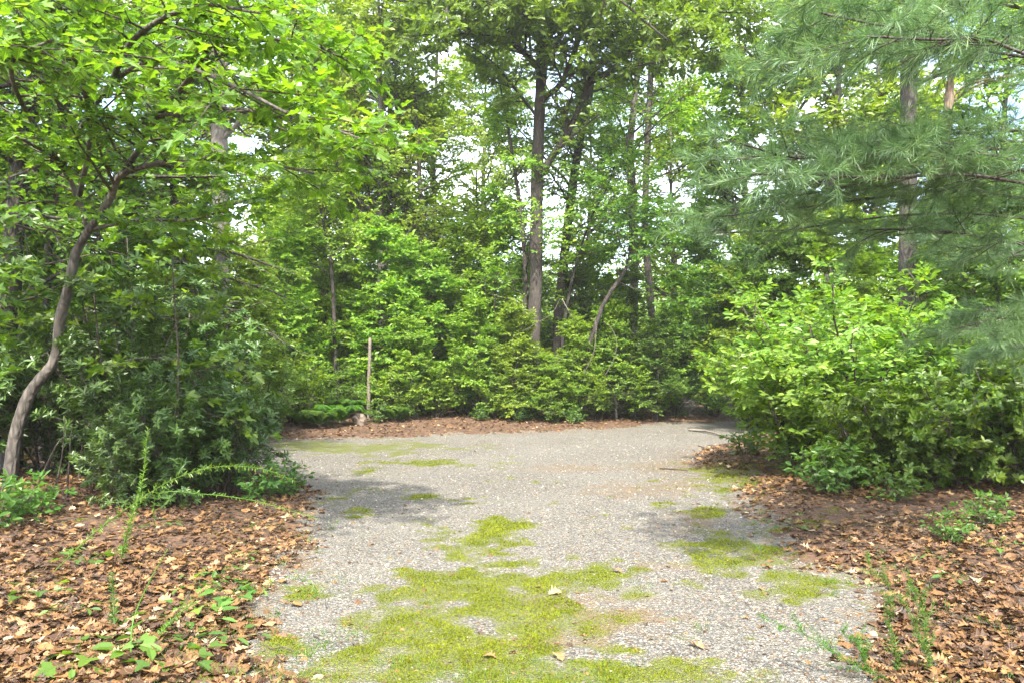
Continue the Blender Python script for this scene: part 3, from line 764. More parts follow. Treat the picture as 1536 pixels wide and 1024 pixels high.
make_tree('oak_tree', b, 'tallest dark oak in the centre with rough trunk and steep right limb', 'tree', tr, [.28, .22, .20, .19, .185, .18, .17, .16, .15, .13, .09, .05], limbs,
          dict(per=11, t0=.66, t1=.98, L=4.2, ang=1.0, flat=0, up=.3, K=8, taper=.45),
          dict(per=16, t0=.15, t1=.98, L=1.5, ang=.95, flat=.45, up=.1, K=5, taper=.4), dict(per=7, t0=.15, t1=.98, L=.45, ang=.9, flat=.5, up=.05, K=4, taper=.4),
          spray(OAK, 9, .20, jit=.5), 'oakbark', 'oakleaf', K=40, trunk_sides=14)
forest_tree('oak_tree', 838, 23.6, line(23.6, (836, 500), (845, 400), (856, 300), (870, 210), (885, 130), (893, 60), (905, -60), (920, -300)), [.17, .155, .145, .14, .13, .125, .11, .09, .05],
            'leaning oak just right behind the tallest centre oak', 'oakbark', 'oakleaf', OAK, .16, A_up(18, .32, 3.0), per=7)
forest_tree('oak_tree', 784, 22.4, line(22.4, (782, 560), (783, 500), (788, 440), (785, 360), (770, 240), (745, 100)), [.1, .1, .09, .07, .06, .05, .03],
            'thin leafy stem at the left foot of the tallest centre oak', 'oakbark', 'maple', OVAL, .12, A_up(18, .45, 1.8), per=8)
forest_tree('slim_grey_tree', 955, 26, line(26, (950, 530), (952, 400), (950, 300), (946, 210), (958, 90), (965, -60), (968, -240)), [.15, .145, .14, .13, .12, .1, .08, .04],
            'left one of the two slim grey trunks right of the oaks', 'greybark', 'maple', OVAL, .13, A_up(20, .5, 2.8), group='paired slim grey trunks')
forest_tree('slim_grey_tree', 985, 26.6, line(26.6, (982, 530), (975, 440), (968, 340), (970, 240), (975, 140), (980, 0), (990, -220)), [.14, .14, .13, .12, .12, .11, .09, .04],
            'right one of the two slim grey trunks right of the oaks', 'greybark', 'maple', OVAL, .13, A_up(20, .5, 2.8), group='paired slim grey trunks')
forest_tree('crooked_tree', 868, 21.4, line(21.4, (878, 540), (900, 470), (915, 440), (938, 405), (946, 370), (944, 300), (940, 200)), [.07, .07, .065, .06, .055, .05, .04, .02],
            'crooked mossy stem bending right between oaks and slim trunks', 'darkbark', 'deep', OVAL, .12, A_up(16, .5, 1.7))
forest_tree('thin_dark_tree', 838, 22.6, line(22.6, (845, 500), (856, 430), (872, 370), (890, 320), (908, 288), (925, 240)), [.045, .045, .04, .035, .03, .025, .012],
            'very thin dark stem slanting right in front of the crooked stem', 'darkbark', 'deep', OVAL, .11, A_up(9, .5, 1.2))
forest_tree('thin_dark_tree', 505, 21, line(21, (500, 450), (494, 380), (482, 320), (470, 260)), [.05, .05, .045, .035, .02],
            'thin dark stem slanting left above the wooden post', 'darkbark', 'maple', OVAL, .12, A_up(12, .35, 1.6))
forest_tree('slim_grey_tree', 652, 29, line(29, (652, 400), (652, 300), (650, 220), (655, 100), (660, -60)), [.11, .1, .09, .08, .06, .02],
            'slim trunk in the sky gap left of the tallest oak', 'greybark', 'far', OVAL, .14, A_up(18, .45, 2.2))
# --- right: pine trunk and snag
forest_tree('rough_trunk_tree', 1364, 15, line(15, (1363, 500), (1362, 400), (1361, 280), (1362, 170), (1364, 60), (1364, -120), (1366, -300)), [.2, .18, .17, .16, .155, .15, .13, .07],
            'tall rough dark grey trunk behind the pine boughs at right', 'pinebark', 'maple', OVAL, .12, A_up(14, .62, 2.6))
b = B(1388, 15.2)
def snag_extra(cr, tb):
    o = b
    for pts, r in [(line(15.2, (1424, 150), (1450, 128), (1490, 118), (1536, 112)), .035), (line(15.2, (1418, 130), (1410, 100), (1404, 70)), .02), (line(15.2, (1425, 140), (1432, 105), (1438, 80)), .02), (line(15.2, (1410, 330), (1402, 300)), .02)]:
        q = spline(np.array(pts) - o, 8)[None]; tb.tubes(q, np.linspace(r, r * .3, 8)[None], 6, 0, .08)
make_tree('dead_snag', b, 'broken reddish-brown dead trunk with bare branches right of the rough grey trunk', 'dead tree',
          from_base(b, line(15.2, (1388, 460), (1397, 400), (1405, 345), (1414, 250), (1421, 180), (1425, 130), (1426, 108))), [.13, .125, .12, .115, .11, .10, .075, .03], [(line(15.2, (1421, 160), (1445, 140), (1475, 125), (1510, 122)), .03, .008)],
          None, dict(per=6, t0=.3, t1=.98, L=.5, ang=.8, flat=.4, up=.2, K=5), dict(per=3, t0=.3, t1=.98, L=.25, ang=.8, flat=.4, up=.1, K=4),
          lambda mb_, p2, p3: leaf_spray(mb_, p3, OVAL, 2, .05), 'snag', 'weed', extra=snag_extra, parts=('trunk', 'crown'))  # crown part here is the snag's merged side twigs with few tiny leaves

# --- white pine on the right: trunk outside the view, boughs reaching in
b = np.array([5.9, 5.6, 0.]); b[2] = gz(b[0], b[1])
root = empty('pine_tree', b, 'near pine at the right whose long blue-green needle boughs hang into view', 'pine tree')
tk = MB(); tk.tubes(spline([b * 0 - Z * .1, (.05, 0, 3), (0, .1, 6), (.1, .1, 10)], 24)[None], np.linspace(.22, .08, 24)[None], 14, 0, .05)
boughs = []
def bough(y0, y1, *pp, r=.011):
    pts = [np.array(b) + np.array([0, 0, 0.])]
    n = len(pp); Ys = np.linspace(y0, y1, n)
    q = [P(px, py, Y) for (px, py), Y in zip(pp, Ys)]
    st = np.array([b[0] - .1, b[1], q[0][2] - .15]); q = [st] + q
    boughs.append((spline(np.array(q) - b, 16), np.linspace(r, .006, 16)))
bough(5.0, 4.2, (1536, 60), (1440, 55), (1330, 40), (1230, 20))
bough(4.6, 4.0, (1560, 20), (1450, 10), (1350, -10), (1260, -20))
bough(5.2, 4.6, (1560, 90), (1450, 75), (1340, 80), (1230, 75), (1180, 85))
bough(4.4, 3.8, (1560, 90), (1480, 60), (1400, 60), (1300, 55))
bough(5.2, 4.6, (1560, 230), (1450, 225), (1330, 228), (1200, 238), (1110, 215))
bough(4.8, 4.3, (1560, 280), (1440, 262), (1330, 268), (1220, 262), (1130, 262))
bough(5.0, 4.7, (1560, 200), (1450, 200), (1370, 205), (1290, 215))
bough(5.6, 5.0, (1560, 300), (1450, 285), (1330, 295), (1200, 312), (1080, 325))
bough(5.4, 5.2, (1560, 370), (1470, 355), (1390, 345), (1290, 345))
bough(6.4, 6.6, (1560, 385), (1490, 375), (1430, 370), (1400, 350))
bough(4.6, 4.4, (1560, 250), (1480, 232), (1400, 235), (1330, 225))
bough(5.4, 5.4, (1560, 215), (1450, 215), (1330, 220), (1200, 235), (1060, 240))
bough(5.8, 5.6, (1560, 330), (1450, 320), (1330, 325), (1180, 345), (1045, 350))
bough(5.2, 4.9, (1560, 260), (1450, 255), (1350, 262), (1250, 285), (1140, 300))
bough(5.6, 5.4, (1580, 470), (1520, 465), (1480, 480), (1450, 500))
bough(6.6, 6.9, (1580, 530), (1530, 520), (1490, 530))
bough(6.0, 5.5, (1560, -60), (1490, -30), (1430, 20), (1390, 30))
bough(5.2, 4.6, (1600, -40), (1500, -30), (1400, -60), (1280, -70))
BP = np.stack([x[0] for x in boughs]); BR = np.stack([x[1] for x in boughs])
tk.tubes(BP, BR, 6, 0, .05)
# other boughs around the trunk, away from the view
az_ = np.linspace(-1.9, 1.6, 16); zz = np.linspace(2.6, 8.5, 16)
OB = []
for a_, z_ in zip(az_, R.permutation(zz)):
    d_ = np.array([math.cos(a_), math.sin(a_), 0]); OB.append(spline([Z * z_, Z * (z_ + .1) + d_ * 1.2, Z * (z_ - .05) + d_ * 2.6], 16))
tk.tubes(np.stack(OB), np.tile(np.linspace(.035, .008, 16), (16, 1)), 6)
ln = np.linalg.norm(np.diff(BP, axis=1), axis=2).sum(1)
fo = MB()
def pine_foliage(BPn, BRn, per2, per3, nn_):
    l2 = grow(BPn, BRn, per2, .14, .98, .5, .85, flat=.93, up=0., K=5, taper=.35, rmin=.0025); fo.tubes(l2[0], l2[1], 4)
    l3 = grow(l2[0], l2[1], per3, .25, .95, .2, .75, flat=.7, up=.1, K=4, taper=.3, rmin=.002); fo.tubes(l3[0], l3[1], 3)
    for src, tt in ((l2[0], (.7, .85, 1.)), (l3[0], (.45, .75, 1.)), (BPn[:, 8:], (1.,))):
        for t_ in tt:
            n_ = len(src); k_ = nn_ if t_ == 1. else int(nn_ * .7)
            p_, T_, _ = along(src, np.zeros(src.shape[:2]), np.full((n_, 1), t_)); p_ = p_[:, 0]; T_ = T_[:, 0]
            u_ = nrm(np.cross(T_, nrm(R.normal(size=T_.shape)))); w_ = np.cross(T_, u_)
            th = R.random((n_, k_)) * 6.283; op = R.uniform(.15, 1.15, (n_, k_, 1))
            rad = np.cos(th)[..., None] * u_[:, None] + np.sin(th)[..., None] * w_[:, None]
            d_ = T_[:, None] * np.cos(op) + rad * np.sin(op); d_[..., 2] -= .05
            nv = np.cross(d_, rad) + 1e-3 * R.normal(size=d_.shape)
            nv = Z + R.normal(size=d_.shape) * .6
            rn = np.clip(np.repeat(R.random(n_), k_) * .6 + R.random(n_ * k_) * .4, 0, 1)
            fo.cards(NEEDLE, (p_[:, None] + T_[:, None] * R.uniform(-.03, .0, (n_, k_, 1))).reshape(-1, 3), d_.reshape(-1, 3), nv.reshape(-1, 3), R.uniform(.07, .115, n_ * k_), rn, 1, wid=np.full(n_ * k_, 1.7))
pine_foliage(BP, BR, 19, 4, 30)
pine_foliage(np.stack(OB), np.tile(np.linspace(.035, .008, 16), (16, 1)), 9, 3, 16)
tk.build('trunk', M['pinebark'], root, True); fo.build('needles', [M['twig'], M['needle']], root)

# --- understory wall (prototypes then copies)
def proto(kind, h, r, nl, L, leafm, tpl, ls, per, bark='greybark', t0=.1, ang=1.2, up=.2, n2=8, n3=6, lean=.3, taper=.6):
    pts = [(0, 0, -.2), (lean * .3, .05, h * .35), (lean * .6, -.05, h * .7), (lean, 0, h)]
    o = make_tree(kind, (0, 0, 0), 'x', 'tree', pts, [r, r * .8, r * .5, r * .15], (), dict(per=nl, t0=t0, t1=.98, L=L, ang=ang, flat=0, up=up, K=7, taper=taper),
                  dict(per=n2, t0=.18, t1=.98, L=L * .38, ang=.95, flat=.75, up=.08, K=5, taper=.5), dict(per=n3, t0=.15, t1=.98, L=L * .16, ang=.9, flat=.8, up=.04, K=4, taper=.4),
                  spray(tpl, per, ls, 3), bark, leafm, K=16, trunk_sides=8)
    return o
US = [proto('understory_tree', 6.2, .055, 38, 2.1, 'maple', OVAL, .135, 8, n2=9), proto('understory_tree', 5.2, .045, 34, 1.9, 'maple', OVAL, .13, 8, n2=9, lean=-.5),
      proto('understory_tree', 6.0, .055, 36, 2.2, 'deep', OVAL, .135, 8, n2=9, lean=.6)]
TALL = [proto('tall_forest_tree', 15.5, .15, 31, 3.4, 'far', OVAL, .19, 9, t0=.3, n2=8, n3=6, up=.3, ang=1.0), proto('tall_forest_tree', 13.5, .13, 29, 3.2, 'maple', OVAL, .18, 9, t0=.3, n2=8, n3=6, lean=-.8, up=.35, ang=1.0)]
def stamp(protos, rows, group):
    used = {}
    for i, (k, px, Y, s, lab) in enumerate(rows):
        p = protos[k]; loc = B(px, Y); rz = i * 2.1 + 0.4
        sx = s if isinstance(s, tuple) else (s, s, s)
        if k not in used:
            used[k] = 1; p.location = loc; p.rotation_euler = (0, 0, rz); p.scale = sx; p['label'] = lab; p['group'] = group; continue
        copy_tree(p, loc, rz, sx, lab, group)
GU = 'understory trees walling the back of the clearing'
stamp(US, [
    (0, 420, 20.5, .8, 'bright understory tree left of the wooden post'), (1, 480, 22.5, .95, 'light green understory tree up behind the wooden post'),
    (0, 585, 22, .85, 'yellow-green understory tree just right of the wooden post'), (1, 655, 22.5, .9, 'bright layered understory tree midway between post and tallest oak'),
    (0, 722, 23, .95, 'bright understory tree at the left side of the tallest oak'), (2, 850, 24.5, .8, 'deep green understory tree behind the feet of the oaks'),
    (2, 925, 23, .72, 'deep green low tree in front of the slim paired trunks'), (1, 1010, 25, .85, 'green understory tree right of the slim paired trunks'),
    (2, 1060, 23.5, .75, 'deep green tree at the back where the drive bends right'), (0, 1120, 22, .9, 'bright tree behind the left tip of the light green bush'),
    (2, 1180, 18.5, .85, 'deep green tree standing behind the light green bush'), (1, 1260, 18, 1.0, 'light green tree between bush top and lower pine boughs'),
    (2, 1440, 13.5, .75, 'shaded deep green tree right of the dead snag'), (2, 1520, 11.5, .7, 'dark tree behind the lower pine boughs at the right edge'),
    (1, 1330, 19.5, 1.0, 'light green tree left of the rough grey trunk'), (0, 1430, 20, 1.1, 'bright tree seen between rough trunk and dead snag'),
    (2, 300, 14.8, .62, 'deep green tree below the pale grey trunk'), (0, 360, 17.5, .72, 'bright tree right beside the pale grey trunk'),
    (2, 130, 13.5, .8, 'dark tree behind the laurel thicket at left'), (1, 215, 16.5, .95, 'light green tree in the gap left of the feathery shaded tree'),
    (2, 20, 13.5, .9, 'dark tree in the back corner behind the far left trunks'), (1, 70, 17, 1.1, 'pale green tree in the distance behind the crooked left trunk'),
    (1, 540, 26, 1.35, 'tall light green tree filling the gap above the wooden post'), (0, 770, 27, 1.05, 'bright tree behind the trunk of the tallest oak'),
    (0, 620, 28, 1.1, 'light green tree below the slim trunk in the sky gap'), (2, 690, 26, .85, 'deep green tree low behind the bright layered ones'),
    (1, 900, 28, 1.1, 'bright tree glimpsed between the oaks and slim trunks'), (0, 1060, 29, 1.25, 'far bright tree above the bend of the drive'),
    (0, 440, 25, 1.2, 'light green tree between pale grey trunk and wooden post'), (0, 775, 21.1, .5, 'young bright sapling hiding the left foot of the tallest oak'), (1, 828, 20.8, .34, 'young bright sapling in front of the tallest oak trunk'), (0, 868, 21.2, .46, 'young sapling in front of the crooked mossy stem'), (1, 715, 21.2, .62, 'young sapling left of the vine-crossed oak foot'), (1, 625, 20.8, .5, 'young bright sapling at the edge right of the post'), (0, 925, 22, .55, 'young sapling below the slim paired trunks'), (2, 985, 22.3, .5, 'low deep green tree at the foot of the slim paired trunks'),
], GU)
stamp(TALL, [
    (0, 240, 27, 1.0, 'tall pale tree behind the left canopy'), (1, 420, 27, 1.05, 'tall tree right of the pale grey trunk reaching the top edge'),
    (0, 520, 33, 1.0, 'tall thin-crowned tree above the wooden post'), (0, 720, 35, 1.1, 'tall pale tree in the gap left of the tallest oak'),
    (1, 600, 37, 1.1, 'distant tall tree left of the slim trunk in the sky gap'),
    (1, 1010, 33, 1.05, 'tall tree behind the slim paired trunks'), (1, 1130, 27, 1.15, 'tall tree with long branches above the light green bush'),
    (1, 1230, 22, 1.1, 'tall bright tree left of the pine boughs'), (0, 1185, 25, 1.1, 'tall pale tree between the light green bush and the sky'), (0, 1310, 29, 1.1, 'tall pale tree behind the rough grey trunk'),
    (1, 1480, 24, 1.05, 'tall tree behind the dead snag at the right edge'), (1, 60, 22, 1.0, 'tall tree behind the dark left trunks'), (1, 645, 25.5, 1.0, 'tall leafy tree with a pale crown between slim trunk and tallest oak'), (0, 575, 24.5, 1.0, 'tall leafy tree rising right above the wooden post'), (1, 480, 30, 1.2, 'tall tree filling the sky between grey trunk and post'), (0, 880, 38, 1.0, 'distant tall tree between the two oaks'),
], 'tall trees rising behind the clearing')

# --- far woods, one mass
fw = MB()
n = 260
cx = R.uniform(-60, 60, n); cyy = R.uniform(40, 75, n); ht = R.uniform(5, 11.5, n) * (cyy / 52)
for i in range(n):
    k = 420
    u = nrm(R.normal(size=(k, 3))) * (R.random((k, 1)) ** .4) * np.array([3.2, 3.2, 1]) * np.array([1, 1, ht[i] * .5])
    c = np.array([cx[i], cyy[i], ht[i] * .52])
    cl_ = nrm(R.normal(size=(k, 3))) * .5
    pp = c + u; pp = pp[pp[:, 2] > .1]
    pp = np.repeat(pp, 4, 0) + R.normal(size=(len(pp) * 4, 3)) * np.array([.35, .35, .12])
    fw.cards(DIAM, pp, R.normal(size=pp.shape) * np.array([1, 1, .3]), Z + R.normal(size=pp.shape) * .5, R.uniform(.2, .36, len(pp)), mi=1)
tt = np.stack([np.stack([cx, cyy, cx * 0 - .2], 1), np.stack([cx + .2, cyy, ht * .9], 1)], 1)
fw.tubes(tt, np.tile([.16, .05], (n, 1)), 5)
tag(fw.build('far_woods', [M['greybark'], M['far']]), 'hazy light green woods far behind the clearing', 'woods', kind='stuff')

# --- edge shrubs at the back of the clearing
ls = lambda per, sz, tpl=OVAL: spray(tpl, per, sz, 3)
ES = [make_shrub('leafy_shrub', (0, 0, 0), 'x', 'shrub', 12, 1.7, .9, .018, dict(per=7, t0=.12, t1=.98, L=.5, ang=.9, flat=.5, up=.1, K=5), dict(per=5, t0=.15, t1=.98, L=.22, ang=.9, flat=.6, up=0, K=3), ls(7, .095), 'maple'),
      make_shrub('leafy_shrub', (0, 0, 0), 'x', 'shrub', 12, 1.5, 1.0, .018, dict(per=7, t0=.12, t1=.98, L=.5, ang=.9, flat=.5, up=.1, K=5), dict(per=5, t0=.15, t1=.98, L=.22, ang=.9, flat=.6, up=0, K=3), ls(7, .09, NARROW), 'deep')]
stamp(ES, [
    (1, 395, 17.2, 1.05, 'dark shrub at the left end of the back edge'), (0, 440, 19.2, 1.0, 'light green shrub left of the ferns'),
    (1, 500, 20.2, .95, 'dark feathery shrub just left of the wooden post'), (0, 600, 20.6, .9, 'light shrub right of the wooden post'),
    (0, 655, 21.2, 1.0, 'broad green shrub midway between post and tallest oak'), (1, 700, 21.8, .95, 'dark shrub beside the dead leaf bank left of the oak'),
    (0, 745, 21.0, .75, 'low pale shrub left of the foot of the tallest oak'), (1, 800, 21.2, .85, 'dark shrub covering the foot of the tallest oak'),
    (0, 850, 21.2, .8, 'green shrub right of the foot of the tallest oak'), (1, 895, 22.2, .95, 'dark shrub below the crooked mossy stem'),
    (1, 950, 23, .95, 'dark shrub at the bend of the drive'), (1, 1010, 24, 1.0, 'dark shrub behind the bend of the drive'), (1, 1070, 24, 1.05, 'dark shrub just left of the light green bush'),
    (0, 560, 21.6, 1.1, 'green shrub directly behind the wooden post'), (1, 1130, 20, 1.2, 'dark shrub hidden behind the light green bush'),
    (0, 900, 24, 1.4, 'taller green shrub between crooked stem and slim trunks'), (0, 1000, 25.5, 1.7, 'tall green shrub right of the slim paired trunks'),
    (0, 770, 23.4, 1.5, 'tall green shrub behind the left foot of the oak'), (0, 500, 23, 1.5, 'tall light shrub behind the ferns'),
    (1, 640, 23.6, 1.5, 'tall dark shrub behind the broad green shrub'), (1, 300, 15.6, 1.2, 'dark shrub behind the laurel thicket at the gravel edge'),
], 'shrubs along the back edge of the drive')

# ground-hugging plants along the edge
LP = make_shrub('small_plant', (0, 0, 0), 'x', 'plant', 9, .42, .3, .006, dict(per=4, t0=.2, t1=.98, L=.14, ang=.9, flat=.5, up=.1, K=4), dict(per=2, t0=.3, t1=.98, L=.06, ang=.9, flat=.5, up=0, K=3), ls(4, .07), 'fern')
stamp([LP], [
    (0, 565, 19.6, 1.3, 'low pale green plant right of the tan rock'), (0, 605, 20.2, 1.0, 'low plant in the dead leaves right of the rock'),
    (0, 720, 20.6, .9, 'small plant in front of the dead leaf bank'), (0, 775, 20.6, 1.2, 'low plant in front of the tallest oak'),
    (0, 830, 20.8, 1.3, 'low plant at the front right of the tallest oak'), (0, 862, 20.6, 1.0, 'low plant left of the raised pile of dead leaves'),
    (0, 425, 9.0, 1.0, 'low dark plant at the tip of the left laurel thicket'), (0, 395, 8.6, 1.0, 'low plant under the arching weed stems at left'),
    (0, 45, 7.3, 1.0, 'leafy low plant at the foot of the crooked trunk'), (0, -5, 6.6, 1.1, 'leafy plant cut off by the left edge'),
    (0, 1250, 8.4, 1.3, 'yellow-green low plant in front of the right laurels'), (0, 1340, 7.9, .9, 'small plant in the bare dirt below the right laurels'),
    (0, 1480, 6.4, .7, 'small seedling in the leaf litter at right'), (0, 1430, 6.0, .6, 'tiny seedling among dead leaves left of the right edge'),
    (0, 1200, 10.2, 1.2, 'low plant under the left side of the light green bush'), (0, 1120, 12.5, 1.2, 'low plant at the left tip of the light green bush'),
], 'small plants on the forest floor')

# --- left laurel thicket
l2 = dict(per=9, t0=.1, t1=.98, L=.6, ang=.9, flat=.3, up=.15, K=5); l3 = dict(per=5, t0=.2, t1=.98, L=.2, ang=.8, flat=.3, up=.3, K=4)
def ros(per, sz, tpl=NARROW): return lambda mb_, p2, p3: (rosettes(mb_, p3, tpl, per, sz, at=(1., .6)), rosettes(mb_, p2, tpl, per, sz, at=(1.,)))
LA = [make_shrub('laurel_shrub', (0, 0, 0), 'x', 'shrub', 15, 2.5, 1.05, .022, l2, l3, ros(7, .10), 'laurel'),
      make_shrub('laurel_shrub', (0, 0, 0), 'x', 'shrub', 12, 1.8, .9, .018, l2, l3, ros(7, .095), 'laurel')]
stamp(LA, [
    (0, 190, 9.0, 1.0, 'dark laurel shrub right of the crooked trunk'), (1, 250, 8.2, .8, 'low dark laurel with whorled leaves at the front of the thicket'),
    (0, 260, 10.2, 1.1, 'tall dark laurel in the middle of the left thicket'), (1, 335, 8.9, .8, 'laurel shrub at the right front of the left thicket'),
    (0, 285, 11.8, 1.0, 'laurel shrub at the right end of the left thicket'), (1, 75, 10.6, 1.2, 'dark laurel behind the crooked trunk'),
    (0, -70, 9.4, 1.2, 'dark laurel at the left edge of the view'), (1, 185, 7.9, .55, 'small low laurel leaning over the leaf litter'), (1, 335, 10.4, .5, 'small laurel at the gravel edge'),
    (0, 180, 11.5, 1.35, 'tall laurel at the back of the left thicket'),
], 'laurel shrubs of the left thicket')
RL = [make_shrub('glossy_shrub', (0, 0, 0), 'x', 'shrub', 15, 1.4, 1.0, .02, l2, l3, ros(7, .075, OVAL), 'deep')]
stamp(RL, [
    (0, 1330, 8.9, .85, 'glossy shrub spilling over the dirt at the right front'), (0, 1440, 8.5, .95, 'glossy rounded shrub left of the right edge'),
    (0, 1545, 8.1, 1.1, 'glossy shrub cut off by the right edge'), (0, 1400, 10.6, 1.25, 'dark glossy shrub behind the front ones at right'),
    (0, 1500, 10.8, 1.5, 'tall dark shrub under the pine boughs'), (0, 1262, 8.7, .42, 'small bushy plant standing alone at the front of the right bank'),
    (0, 1385, 8.5, .55, 'low glossy shrub in the gap between the two front ones at right'),
], 'glossy shrubs of the right bank')

# --- the light green bush on the right
b = B(1275, 11.0)
make_shrub('light_green_bush', b, 'large light green bush arching over the right side of the drive', 'bush', 22, 3.0, 1.75, .03,
           dict(per=10, t0=.2, t1=.98, L=.85, ang=.9, flat=.6, up=.05, K=5), dict(per=6, t0=.15, t1=.98, L=.32, ang=.9, flat=.8, up=-.02, K=4), spray(OVAL, 7, .11, 3), 'viburnum', lean=(-.3, -.2))
b = B(1205, 10.6)
make_shrub('light_green_bush', b, 'lower light green bush spreading left onto the leaf litter', 'bush', 12, 1.9, 1.15, .022,
           dict(per=9, t0=.2, t1=.98, L=.7, ang=.9, flat=.6, up=.0, K=5), dict(per=6, t0=.15, t1=.98, L=.3, ang=.9, flat=.8, up=-.02, K=4), spray(OVAL, 7, .105, 3), 'viburnum', lean=(-.4, -.2))

# --- ferns at the back edge
def fern(px, Y, s, label):
    b = B(px, Y); root = empty('fern', b, label, 'fern', 'ferns at the back edge')
    m_ = MB(); nf = 11; a = np.arange(nf) * 2.4; t = np.linspace(0, 1, 12)[None]
    L = s * R.uniform(.8, 1.15, (nf, 1))
    x = L * np.sin(t * 1.3) * .8; zc = L * (np.sin(t * 2.3) * .55)
    Pn = np.stack([np.cos(a)[:, None] * x, np.sin(a)[:, None] * x, zc + .02], -1)
    m_.tubes(Pn, np.tile(np.linspace(.004, .001, 12), (nf, 1)), 3, 0)
    pr = 26; tt = np.tile(np.linspace(.12, .98, pr), (nf, 1)); p_, T_, _ = along(Pn, np.zeros(Pn.shape[:2]), tt)
    for sg in (1, -1):
        sd_ = nrm(np.cross(T_, Z)) * sg; sz = s * .26 * np.sin(np.linspace(.35, 1, pr) * 3.0)[None] * np.ones((nf, 1)) + .01
        m_.cards(NARROW, p_.reshape(-1, 3), (sd_ + T_ * .35).reshape(-1, 3), (Z + T_ * .2).reshape(-1, 3), sz.reshape(-1), mi=1)
    m_.build('fronds', [M['twig'], M['fern']], root)
fern(480, 18.3, .75, 'bright fern at the gravel edge left of the tan rock'); fern(505, 18.9, .85, 'larger fern between the dark shrub and the tan rock')
fern(455, 18.6, .7, 'leftmost fern at the back edge'); fern(590, 19.9, .6, 'bluish fern right of the tan rock'); fern(520, 20.4, .8, 'fern just behind the tan rock')

# --- wooden post, rock, fallen branch, vines
b = B(553, 20.2); pm = MB(); H_ = P(553, 500, 20.2)[2]
q = spline([b - Z * .3, b + Z * 1., P(554, 550, 20.2), P(555, 508, 20.2)], 14) - b
pm.tubes(q[None], np.linspace(.055, .042, 14)[None], 9, 0, .07)
pm.add(np.array([(-.05, -.01, 0), (.03, -.03, 0), (.0, .04, .05)]) + q[-1], np.array([0, 1, 2]), np.array([3]))
tag(pm.build('wooden_post', M['palewood'], smooth=True, loc=b), 'weathered broken wooden post standing in the back shrubs', 'post')
b = B(540, 18.9); rm = MB()
import bmesh
bm = bmesh.new(); bmesh.ops.create_icosphere(bm, subdivisions=3, radius=1)
vv = np.array([v_.co[:] for v_ in bm.verts]); ff = np.array([[v_.index for v_ in f_.verts] for f_ in bm.faces]); bm.free()
vv = vv * (1 + .12 * (fbm(vv[:, 0] * 2 + 5, vv[:, 1] * 2 + vv[:, 2] * 1.5, 2)[:, None] - .5) * 9) * np.array([.17, .14, .2])
vv[:, 2] += vv[:, 0] * -.35 + .1
rm.add(vv, ff, np.full(len(ff), 3)); tag(rm.build('rock', M['rock'], loc=b), 'tan pointed rock at the gravel edge near the post', 'rock')
def stick(name, pts, r, mat, label, cat, group=None, side=None):
    pts = np.array(pts); b = pts[0].copy(); m_ = MB()
    m_.tubes(spline(pts - b, 24)[None], np.linspace(r, r * .35, 24)[None], 7, 0, .08)
    for s_ in (side or []):
        m_.tubes(spline(np.array(s_) - b, 8)[None], np.linspace(r * .5, r * .2, 8)[None], 5, 0, .05)
    tag(m_.build(name, M[mat], smooth=True, loc=b), label, cat, group)
def gp(px, py, dz=.03):
    g_ = G(px, py); return np.array([g_[0], g_[1], gz(*g_) + dz])
stick('fallen_branch', [gp(1034, 646), gp(1062, 650, .06), gp(1090, 657), gp(1104, 662)], .035, 'palewood', 'pale bare branch lying at the bend of the drive', 'fallen branch')
stick('twig', [gp(1048, 668, .02), gp(1068, 680, .02), gp(1075, 690, .02)], .014, 'palewood', 'thin curved twig in the dead leaves below the pale branch', 'twig')
stick('twig', [gp(990, 703, .015), gp(1010, 705, .02), gp(1032, 707, .015)], .014, 'darkbark', 'short dark twig on the gravel left of the right moss', 'twig')
stick('vine', [P(783, 497, 20.4), P(806, 484, 20.2), P(828, 470, 20.), P(840, 448, 20.2)], .008, 'palewood', 'pale vine crossing in front of the oak trunk', 'vine', 'bare vines')
stick('vine', [P(876, 560, 20.6), P(890, 530, 20.3), P(894, 500, 20.3), P(893, 482, 20.4), P(887, 478, 20.6)], .012, 'palewood', 'pale vine looping beside the crooked stem', 'vine', 'bare vines')
stick('vine', [P(908, 562, 20.6), P(922, 535, 20.4), P(924, 508, 20.3), P(915, 490, 20.4), P(905, 482, 20.6)], .010, 'palewood', 'curved vine right of the looping vine', 'vine', 'bare vines')
stick('vine', [P(843, 448, 20.4), P(852, 465, 20.2), P(860, 480, 20.2)], .012, 'palewood', 'short vine end below the thin dark stem', 'vine', 'bare vines')
# bare laurel-thicket stems over the litter
for i, (p0, p1, p2, lab) in enumerate([((75, 760), (92, 690), (98, 620), 'bare thin stem rising in the dark left thicket'), ((55, 730), (90, 660), (120, 655), 'bent bare stem crossing the left thicket'), ((100, 745), (104, 690), (108, 640), 'straight bare stem near the crooked trunk')]):
    stick('bare_stem', [P(*p0, 8.0), P(*p1, 8.0), P(*p2, 8.1)], .012, 'twig', lab, 'stem', 'bare stems in the left thicket')

